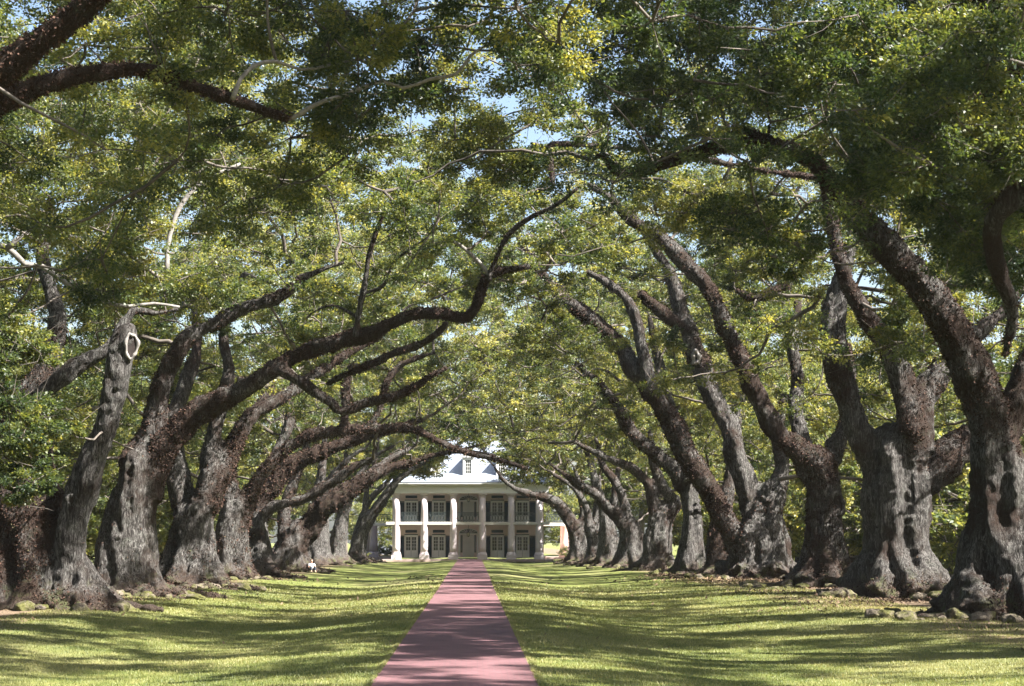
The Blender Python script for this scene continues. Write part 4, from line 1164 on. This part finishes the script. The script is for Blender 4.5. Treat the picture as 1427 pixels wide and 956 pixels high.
def french_door(x, z0, h, wd):
    f = MB()
    f.box(x - wd/2 - .12, x - wd/2, WY - .10, WY + .05, z0, z0 + h + .14); f.box(x + wd/2, x + wd/2 + .12, WY - .10, WY + .05, z0, z0 + h + .14)
    f.box(x - wd/2, x + wd/2, WY - .10, WY + .05, z0 + h, z0 + h + .14)
    for s in (-1, 1):                                                 # two leaves: stiles, rails, glazing bars, lower panel
        a, b_ = sorted((x + s * .015, x + s * wd/2))
        f.box(a, a + .08, WY - .06, WY + .03, z0, z0 + h); f.box(b_ - .08, b_, WY - .06, WY + .03, z0, z0 + h)
        f.box(a + .08, b_ - .08, WY - .06, WY + .03, z0, z0 + h * .34); f.box(a + .08, b_ - .08, WY - .06, WY + .03, z0 + h - .1, z0 + h)
        mx = (a + b_) / 2
        f.box(mx - .018, mx + .018, WY - .055, WY + .02, z0 + h * .34, z0 + h - .1)
        for k in range(1, 4):
            z = z0 + h * .34 + (h * .66 - .1) * k / 4
            f.box(a + .08, b_ - .08, WY - .052, WY + .018, z - .018, z + .018)
    d = hp(f, 'french_door', M['white'])
    hp(MB().box(x - wd/2 + .002, x + wd/2 - .002, WY - .03, WY - .01, z0 + .1, z0 + h - .05), 'pane', M['glass'], d)
    tr = MB(); tr.box(x - wd/2 - .12, x + wd/2 + .12, WY - .12, WY + .04, z0 + h + .143, z0 + h + .24)
    tr.box(x - wd/2 - .02, x + wd/2 + .02, WY - .07, WY + .03, z0 + h + .42, z0 + h + .74)
    hp(tr, 'transom', M['shutter'], d)
    for s in (-1, 1):
        sh = MB()
        a, b_ = sorted((x + s * (wd/2 + .16), x + s * (wd/2 + .16 + .74)))
        sh.box(a, a + .07, WY - .14, WY - .075, z0 + .02, z0 + h + .05); sh.box(b_ - .07, b_, WY - .14, WY - .075, z0 + .02, z0 + h + .05)
        for zz in (z0 + .02, z0 + h * .45, z0 + h - .05): sh.box(a + .07, b_ - .07, WY - .14, WY - .075, zz, zz + .1)
        n = 26
        for k in range(n):
            z = z0 + .12 + (h - .2) * k / n
            V = [(a+.07, WY-.135, z), (b_-.07, WY-.135, z), (b_-.07, WY-.08, z+.09), (a+.07, WY-.08, z+.09), (a+.07, WY-.128, z-.012), (b_-.07, WY-.128, z-.012), (b_-.07, WY-.073, z+.078), (a+.07, WY-.073, z+.078)]
            sh.add(V, [(0,1,2,3),(7,6,5,4),(0,4,5,1),(2,6,7,3),(1,5,6,2),(3,7,4,0)])
        hp(sh, 'shutter', M['shutter'])
for x in (bays[0], bays[1], bays[3], bays[4]):
    french_door(x, 0.26, 2.55, 1.36)
    french_door(x, 4.49, 2.45, 1.36)
def grand_door(x, z0, h, wd):
    f = MB()
    f.box(x - wd/2 - .2, x - wd/2, WY - .14, WY + .05, z0, z0 + h); f.box(x + wd/2, x + wd/2 + .2, WY - .14, WY + .05, z0, z0 + h)
    f.box(x - wd/2 - .2, x + wd/2 + .2, WY - .16, WY + .05, z0 + h + .002, z0 + h + .14)
    d = hp(f, 'entrance_door', M['white'])
    lf = MB()
    lf.box(x - wd/2 + .36, x + wd/2 - .36, WY - .07, WY + .03, z0, z0 + h - .02)
    for s in (-1, 1):
        for (za, zb) in ((.1, .38), (.42, .62), (.66, .95)):
            cx = x + s * (wd/4 - .17)
            lf.box(cx - .36, cx + .36, WY - .095, WY - .068, z0 + h*za, z0 + h*zb)
    hp(lf, 'door_leaf', M['door'], d, bevel=0.01)
    sl = MB()
    for s in (-1, 1):
        cx = x + s * (wd/2 - .18)
        sl.box(cx - .13, cx + .13, WY - .04, WY - .01, z0 + .6, z0 + h - .05)
    hp(sl, 'sidelight', M['glass'], d)
    # fanlight: half-ellipse of dark glass with radiating bars
    V = [(x, WY - .05, z0 + h + .143)]; n = 20
    for k in range(n + 1):
        a = math.pi * k / n
        V.append((x + (wd/2 + .1) * math.cos(a), WY - .05, z0 + h + .143 + .52 * math.sin(a)))
    V += [(v[0], WY + .02, v[2]) for v in V]
    m_ = n + 2
    Fc = [tuple(range(0, m_))[::-1], tuple(range(m_, 2*m_))]
    for k in range(m_): Fc.append((k, (k+1) % m_, m_ + (k+1) % m_, m_ + k))
    hp(MB().add(V, Fc), 'fanlight', M['glass'], d)
    br = MB()
    arc = [(x + (wd/2 + .12) * math.cos(math.pi*k/n), WY - .07, z0 + h + .15 + .54 * math.sin(math.pi*k/n)) for k in range(n+1)]
    br.tube(arc, [.05] * len(arc), 6)
    for k in (3, 6, 8, 10, 12, 14, 17):
        a = math.pi * k / n
        br.tube([(x, WY - .06, z0 + h + .15), (x + (wd/2) * math.cos(a) * .5, WY - .06, z0 + h + .15 + .26 * math.sin(a)), (x + (wd/2) * math.cos(a), WY - .06, z0 + h + .15 + .5 * math.sin(a))], [.02] * 3, 4)
    hp(br, 'fan_bars', M['white'], d)
grand_door(bays[2], 0.26, 2.75, 2.0)
grand_door(bays[2], 4.49, 2.5, 2.0)
# iron railings between the columns
def railing(x0, x1, y, z0, h=1.12, along='x'):
    mb = MB()
    def bx(u0, u1, za, zb, t=.025):
        if along == 'x': mb.box(u0, u1, y - t, y + t, za, zb)
        else: mb.box(y - t, y + t, u0, u1, za, zb)
    bx(x0, x1, z0 + h - .09, z0 + h, .05); bx(x0, x1, z0 + .08, z0 + .14); bx(x0, x1, z0 + h - .30, z0 + h - .26)
    n = max(2, int(round((x1 - x0) / .36))); st = (x1 - x0) / n
    for k in range(n + 1):
        u = x0 + st * k
        bx(u - .018, u + .018, z0, z0 + h - .092, .018)
    for k in range(n):
        u = x0 + st * (k + .5)
        ring = []
        for q in range(17):
            a = 2 * math.pi * q / 16
            uu = u + st * .40 * math.cos(a); zz = z0 + .48 + .30 * math.sin(a)
            ring.append((uu, y, zz) if along == 'x' else (y, uu, zz))
        mb.tube(ring, [.022] * 17, 4)
        ring = [((u + st*.2*math.cos(2*math.pi*q/10)), y, z0 + h - .18 + .07*math.sin(2*math.pi*q/10)) if along == 'x' else (y, u + st*.2*math.cos(2*math.pi*q/10), z0 + h - .18 + .07*math.sin(2*math.pi*q/10)) for q in range(11)]
        mb.tube(ring, [.018] * 11, 4)
    return hp(mb, 'railing', M['iron'])
for a, b_ in zip(cols_x[:-1], cols_x[1:]):
    railing(a + .46, b_ - .46, 0.0, 4.482)
# lanterns
for z, ln in ((7.95, .45), (4.14, .75)):
    mb = MB(); mb.tube([(0.05, 1.6, z), (0.05, 1.6, z - ln*.5), (0.05, 1.6, z - ln)], [.02] * 3, 6)
    zt = z - ln
    mb.lathe(0.05, 1.6, [(.02, zt), (.2, zt - .12), (.2, zt - .15)], 6)
    for k in range(6):
        a = math.pi * k / 3
        mb.tube([(0.05 + .19*math.cos(a), 1.6 + .19*math.sin(a), zt - .15), (0.05 + .17*math.cos(a), 1.6 + .17*math.sin(a), zt - .35), (0.05 + .14*math.cos(a), 1.6 + .14*math.sin(a), zt - .55)], [.016]*3, 4)
    mb.lathe(0.05, 1.6, [(.15, zt - .55), (.15, zt - .58), (.03, zt - .66)], 6)
    lt = hp(mb, 'lantern', M['iron'])
    hp(MB().lathe(0.05, 1.6, [(.12, zt - .54), (.16, zt - .16)], 6), 'lamp_glass', M['lampglass'], lt)
# side galleries with one-storey pillars
for s in (-1, 1):
    a, b_ = sorted((s * 9.72, s * 13.4))
    hp(MB().box(a, b_, 13.0, 22, 4.14, 4.48), 'side_gallery_floor', M['floor'], bevel=0.02)
    hp(MB().box(a, b_, 12.4, 22, -0.2, 0.22), 'side_porch_floor', M['porch'])
    railing(a + .05, b_ - .05, 13.1, 4.482)
    for k, (x, y, mm) in enumerate([(s * 11.95 + .1, 13.5, M['orange'] if s > 0 else M['violet']), (s * 13.05, 17.5, M['column'])]):
        p = hp(MB().lathe(x, y, [(.52, .9), (.5, 2), (.46, 4.0), (.5, 4.05), (.5, 4.13)], 24), 'pillar', mm, smooth_=True)
        bs = MB(); bs.box(x - .64, x + .64, y - .64, y + .64, 0.222, .6); bs.lathe(x, y, [(.62, .602), (.62, .72), (.55, .9)], 24)
        hp(bs, 'base', mm, p)
        if s > 0: p['label'] = 'terracotta coloured pillar' if k == 0 else 'pale pillar of the right gallery'
        else: p['label'] = 'mauve pillar of the left gallery' if k == 0 else 'pale pillar of the left gallery'
# hipped roof
e, zr, ridge = 10.1, 9.142, 15.6
V = [(-e, -1.1, zr), (e, -1.1, zr), (e, 21.9, zr), (-e, 21.9, zr), (-2.2, 10.4, ridge), (2.2, 10.4, ridge)]
rf = hp(MB().add(V, [(0, 1, 5, 4), (1, 2, 5), (2, 3, 4, 5), (3, 0, 4), (3, 2, 1, 0)]), 'roof', M['slate'])
slope = (ridge - zr) / 11.5
for sx in (-6.9, 6.9):
    ch = MB(); ch.box(sx - .55, sx + .55, 9.4, 10.6, 11.0, 16.2); ch.box(sx - .68, sx + .68, 9.27, 10.73, 16.203, 16.5)
    hp(ch, 'chimney', M['brick'], rf, bevel=0.02)
for x in (-3.95, 0.0, 3.95):
    y0 = 0.35; zb = zr + (y0 + 1.1) * slope - .05
    hh = 2.1
    mb = MB()
    mb.box(x - .62, x - .36, y0, y0 + .5, zb, zb + hh); mb.box(x + .36, x + .62, y0, y0 + .5, zb, zb + hh)
    mb.box(x - .36, x + .36, y0, y0 + .5, zb, zb + .28); mb.box(x - .36, x + .36, y0, y0 + .5, zb + hh - .16, zb + hh)
    mb.box(x - .62, x + .62, y0 + .503, y0 + 4.0, zb, zb + hh)
    mb.box(x - .70, x + .70, y0 - .08, y0 + 4.0, zb + hh + .003, zb + hh + .14)
    d = hp(mb, 'dormer', M['white'], bevel=0.008)
    V = [(x - .78, y0 - .16, zb + hh + .143), (x + .78, y0 - .16, zb + hh + .143), (x, y0 - .16, zb + hh + .72), (x - .78, y0 + 4.6, zb + hh + .143), (x + .78, y0 + 4.6, zb + hh + .143), (x, y0 + 4.6, zb + hh + .72)]
    hp(MB().add(V, [(0, 1, 2), (5, 4, 3), (0, 2, 5, 3), (1, 4, 5, 2), (0, 3, 4, 1)]), 'dormer_roof', M['white'], d)
    wz0, wz1 = zb + .28, zb + hh - .16
    hp(MB().box(x - .36, x + .36, y0 + .10, y0 + .13, wz0, wz1), 'pane', M['glass'], d)
    sh = MB()
    for k in range(0, 4): 
        u = x - .34 + .68 * k / 3; sh.box(u - .02, u + .02, y0 + .05, y0 + .098, wz0, wz1)
    for k in range(0, 5):
        z = wz0 + .02 + (wz1 - wz0 - .04) * k / 4; sh.box(x - .36, x + .36, y0 + .045, y0 + .097, z - .018, z + .018)
    hp(sh, 'sash', M['white'], d)

# hedge and a pale garden wall seen under the left gallery
def hedge(x0, x1, y, h, label):
    root = empty('hedge', ((x0+x1)/2, y, 0)); tag(root, label, 'hedge')
    g = np.random.default_rng(5)
    n = 60
    C = np.stack([g.uniform(-(x1-x0)/2, (x1-x0)/2, n), g.uniform(-.5, .5, n), g.uniform(.25, h - .2, n)], 1)
    V, F_, tone = leaves_np(C, np.full(n, .42), 260, .11, flat=.9, seed=8, tone0=np.full(n, .12))
    BV, BF = grow_branches(np.array([(u, 0, 0) for u in np.linspace(-(x1-x0)/2, (x1-x0)/2, 8)]), C, 9)
    o = link('foliage', crown_mesh(V, F_, tone, BV, BF, M['leaf']), root)
hedge(-14.2, -9.6, 246, 1.75, 'low clipped dark hedge left of the house under the gallery')
gw = MB(); gw.box(-19, -9, 300, 300.3, 0, 3.4); gw.box(-19.1, -8.9, 299.95, 300.35, 3.403, 3.55)
tag(gw.build('garden_wall', M['slate'], bevel=.02), 'pale garden wall far behind the hedge', 'wall')

# ------------------------------------------------------------------ person seated on the roots
def skin_mesh(name, joints, edges, mat, parent, sub=2):
    me = bpy.data.meshes.new(name)
    me.from_pydata([j[:3] for j in joints], edges, [])
    o = link(name, me, parent)
    md = o.modifiers.new('skin', 'SKIN'); md.use_smooth_shade = True
    for i, j in enumerate(joints):
        r_ = j[3] if isinstance(j[3], tuple) else (j[3], j[3])
        me.skin_vertices[0].data[i].radius = r_
        me.skin_vertices[0].data[i].use_root = (i == 0)
    s = o.modifiers.new('sub', 'SUBSURF'); s.levels = sub; s.render_levels = sub
    me.materials.append(mat)
    return o
pp = at(434, 797, 141)
px_, py_ = pp.x, 141.0
pz = float(ground_z(np.array([px_]), np.array([py_]))[0])
per_ = empty('person', (px_, py_, pz + 0.05), 0.35)
tag(per_, 'person in a white shirt and dark trousers sitting among the oak roots', 'person')
M['skin'] = plain('skin', (0.45, 0.27, 0.20), 0.55, 0.06, 12)
M['hair'] = plain('dark_hair', (0.035, 0.024, 0.018), 0.6, 0.3, 40)
M['shirt'] = plain('white_shirt', (0.5, 0.51, 0.55), 0.8, 0.05, 8)
M['trouser'] = plain('dark_trousers', (0.03, 0.04, 0.06), 0.85, 0.15, 8)
J = [(0, 0, .12, (.16, .13)), (0, .0, .34, (.14, .11)), (0, -.02, .55, (.16, .11)), (0, -.03, .64, .06), (0, -.05, .72, .055), (0, -.06, .82, .10), (0, -.05, .91, .08),
     (.19, -.03, .57, .055), (.27, -.12, .36, .045), (.17, -.32, .30, .036), (.13, -.40, .31, .034), (-.19, -.03, .57, .055), (-.27, -.12, .36, .045), (-.17, -.32, .30, .036), (-.13, -.40, .31, .034),
     (.11, -.06, .12, .085), (.16, -.44, .34, .07), (.15, -.56, .03, .048), (.15, -.72, .0, .04), (-.11, -.06, .12, .085), (-.16, -.44, .34, .07), (-.15, -.56, .03, .048), (-.15, -.72, .0, .04)]
E = [(0,1),(1,2),(2,3),(3,4),(4,5),(5,6),(2,7),(7,8),(8,9),(9,10),(2,11),(11,12),(12,13),(13,14),(0,15),(15,16),(16,17),(17,18),(0,19),(19,20),(20,21),(21,22)]
skin_mesh('body', J, E, M['skin'], per_)
skin_mesh('shirt', [(0, 0, .16, (.175, .145)), (0, 0, .34, (.16, .13)), (0, -.02, .55, (.175, .125)), (0, -.025, .61, .085), (.19, -.03, .57, .075), (.25, -.10, .42, .065), (-.19, -.03, .57, .075), (-.25, -.10, .42, .065)],
          [(0,1),(1,2),(2,3),(2,4),(4,5),(2,6),(6,7)], M['shirt'], per_)
skin_mesh('trousers', [(0, 0, .10, (.18, .15)), (0, 0, .2, (.165, .14)), (.11, -.06, .13, .105), (.16, -.44, .35, .085), (.15, -.55, .1, .065), (-.11, -.06, .13, .105), (-.16, -.44, .35, .085), (-.15, -.55, .1, .065)],
          [(0,1),(0,2),(2,3),(3,4),(0,5),(5,6),(6,7)], M['trouser'], per_)
skin_mesh('hair', [(0, .0, .80, .09), (0, -.02, .89, .115), (0, -.055, .95, .095)], [(0,1),(1,2)], M['hair'], per_)

# ------------------------------------------------------------------ grass blades and leaf litter
def ground_cards(name, n, xf, yf, h, wd, mat, seed, flat=False, mask=None, tone_c=0.45):
    g = np.random.default_rng(seed)
    x = xf(g, n); y = yf(g, n)
    keep = np.ones(n, bool)
    keep &= ~((x > -1.63) & (x < 1.07))
    if mask is not None: keep &= mask(x, y, g)
    x, y = x[keep], y[keep]; n = len(x)
    z = ground_z(x, y)
    z = np.where((x > -1.7) & (x < 1.14), 0.034, z)
    a = g.uniform(0, 2*math.pi, n)
    s = np.stack([np.cos(a), np.sin(a), np.zeros(n)], 1)
    lean = g.normal(0, .45 if not flat else 1.6, (n, 3)); lean[:, 2] = 1 if not flat else .5
    lean /= np.linalg.norm(lean, axis=1, keepdims=True)
    dist_k = np.maximum(1, y / 45)[:, None]
    hh = h * g.uniform(.5, 1.4, (n, 1)) * dist_k ** .5; ww = wd * g.uniform(.6, 1.3, (n, 1)) * dist_k
    P = np.stack([x, y, z - .005], 1)
    V = np.stack([P - s*ww, P + s*ww, P + lean*hh + s*ww*.25, P + lean*hh - s*ww*.25], 1).reshape(-1, 3)
    t_ = np.clip(tone_c + .25 * noise3(np.stack([x*.35, y*.2, x*0], 1), 77) + .2 * noise3(np.stack([x*1.6, y*.8, x*0], 1), 78) + g.normal(0, .15, n), 0, 1)
    return link(name, mesh_np(name, V, np.arange(n*4).reshape(-1, 4), mat, False, t_))
def yf(g, n): return 27 + (1 - np.sqrt(g.uniform(0, 1, n))) * 85
def edge_x(g, n): return np.where(g.uniform(size=n) < .5, -1.715 + g.normal(0, .035, n), 1.155 + g.normal(0, .035, n))
gr = ground_cards('grass', 420000, lambda g, n: np.where(g.uniform(size=n) < .06, edge_x(g, n), g.uniform(-14, 16, n)), yf, .05, .007, M['grass'], 41)
tag(gr, kind='stuff', label='short mown grass over the lawn', cat='grass')
li = ground_cards('leaf_litter', 60000, lambda g, n: np.where(np.arange(n) % 9 == 0, g.uniform(-14, 14, n), np.where(g.uniform(size=n) < .5, -1, 1) * g.normal(15.5, 2.2, n)), lambda g, n: g.uniform(29, 130, n), .10, .035, M['litter'], 42, flat=True,
    mask=lambda x, y, g: (noise3(np.stack([x*.3, y*.22, x*0], 1), 91) > 0.02) & ((np.abs(x) > 11.5) | (g.uniform(size=len(x)) < .35)))
tag(li, kind='stuff', label='brown fallen leaves strewn around the oak roots', cat='leaf litter')
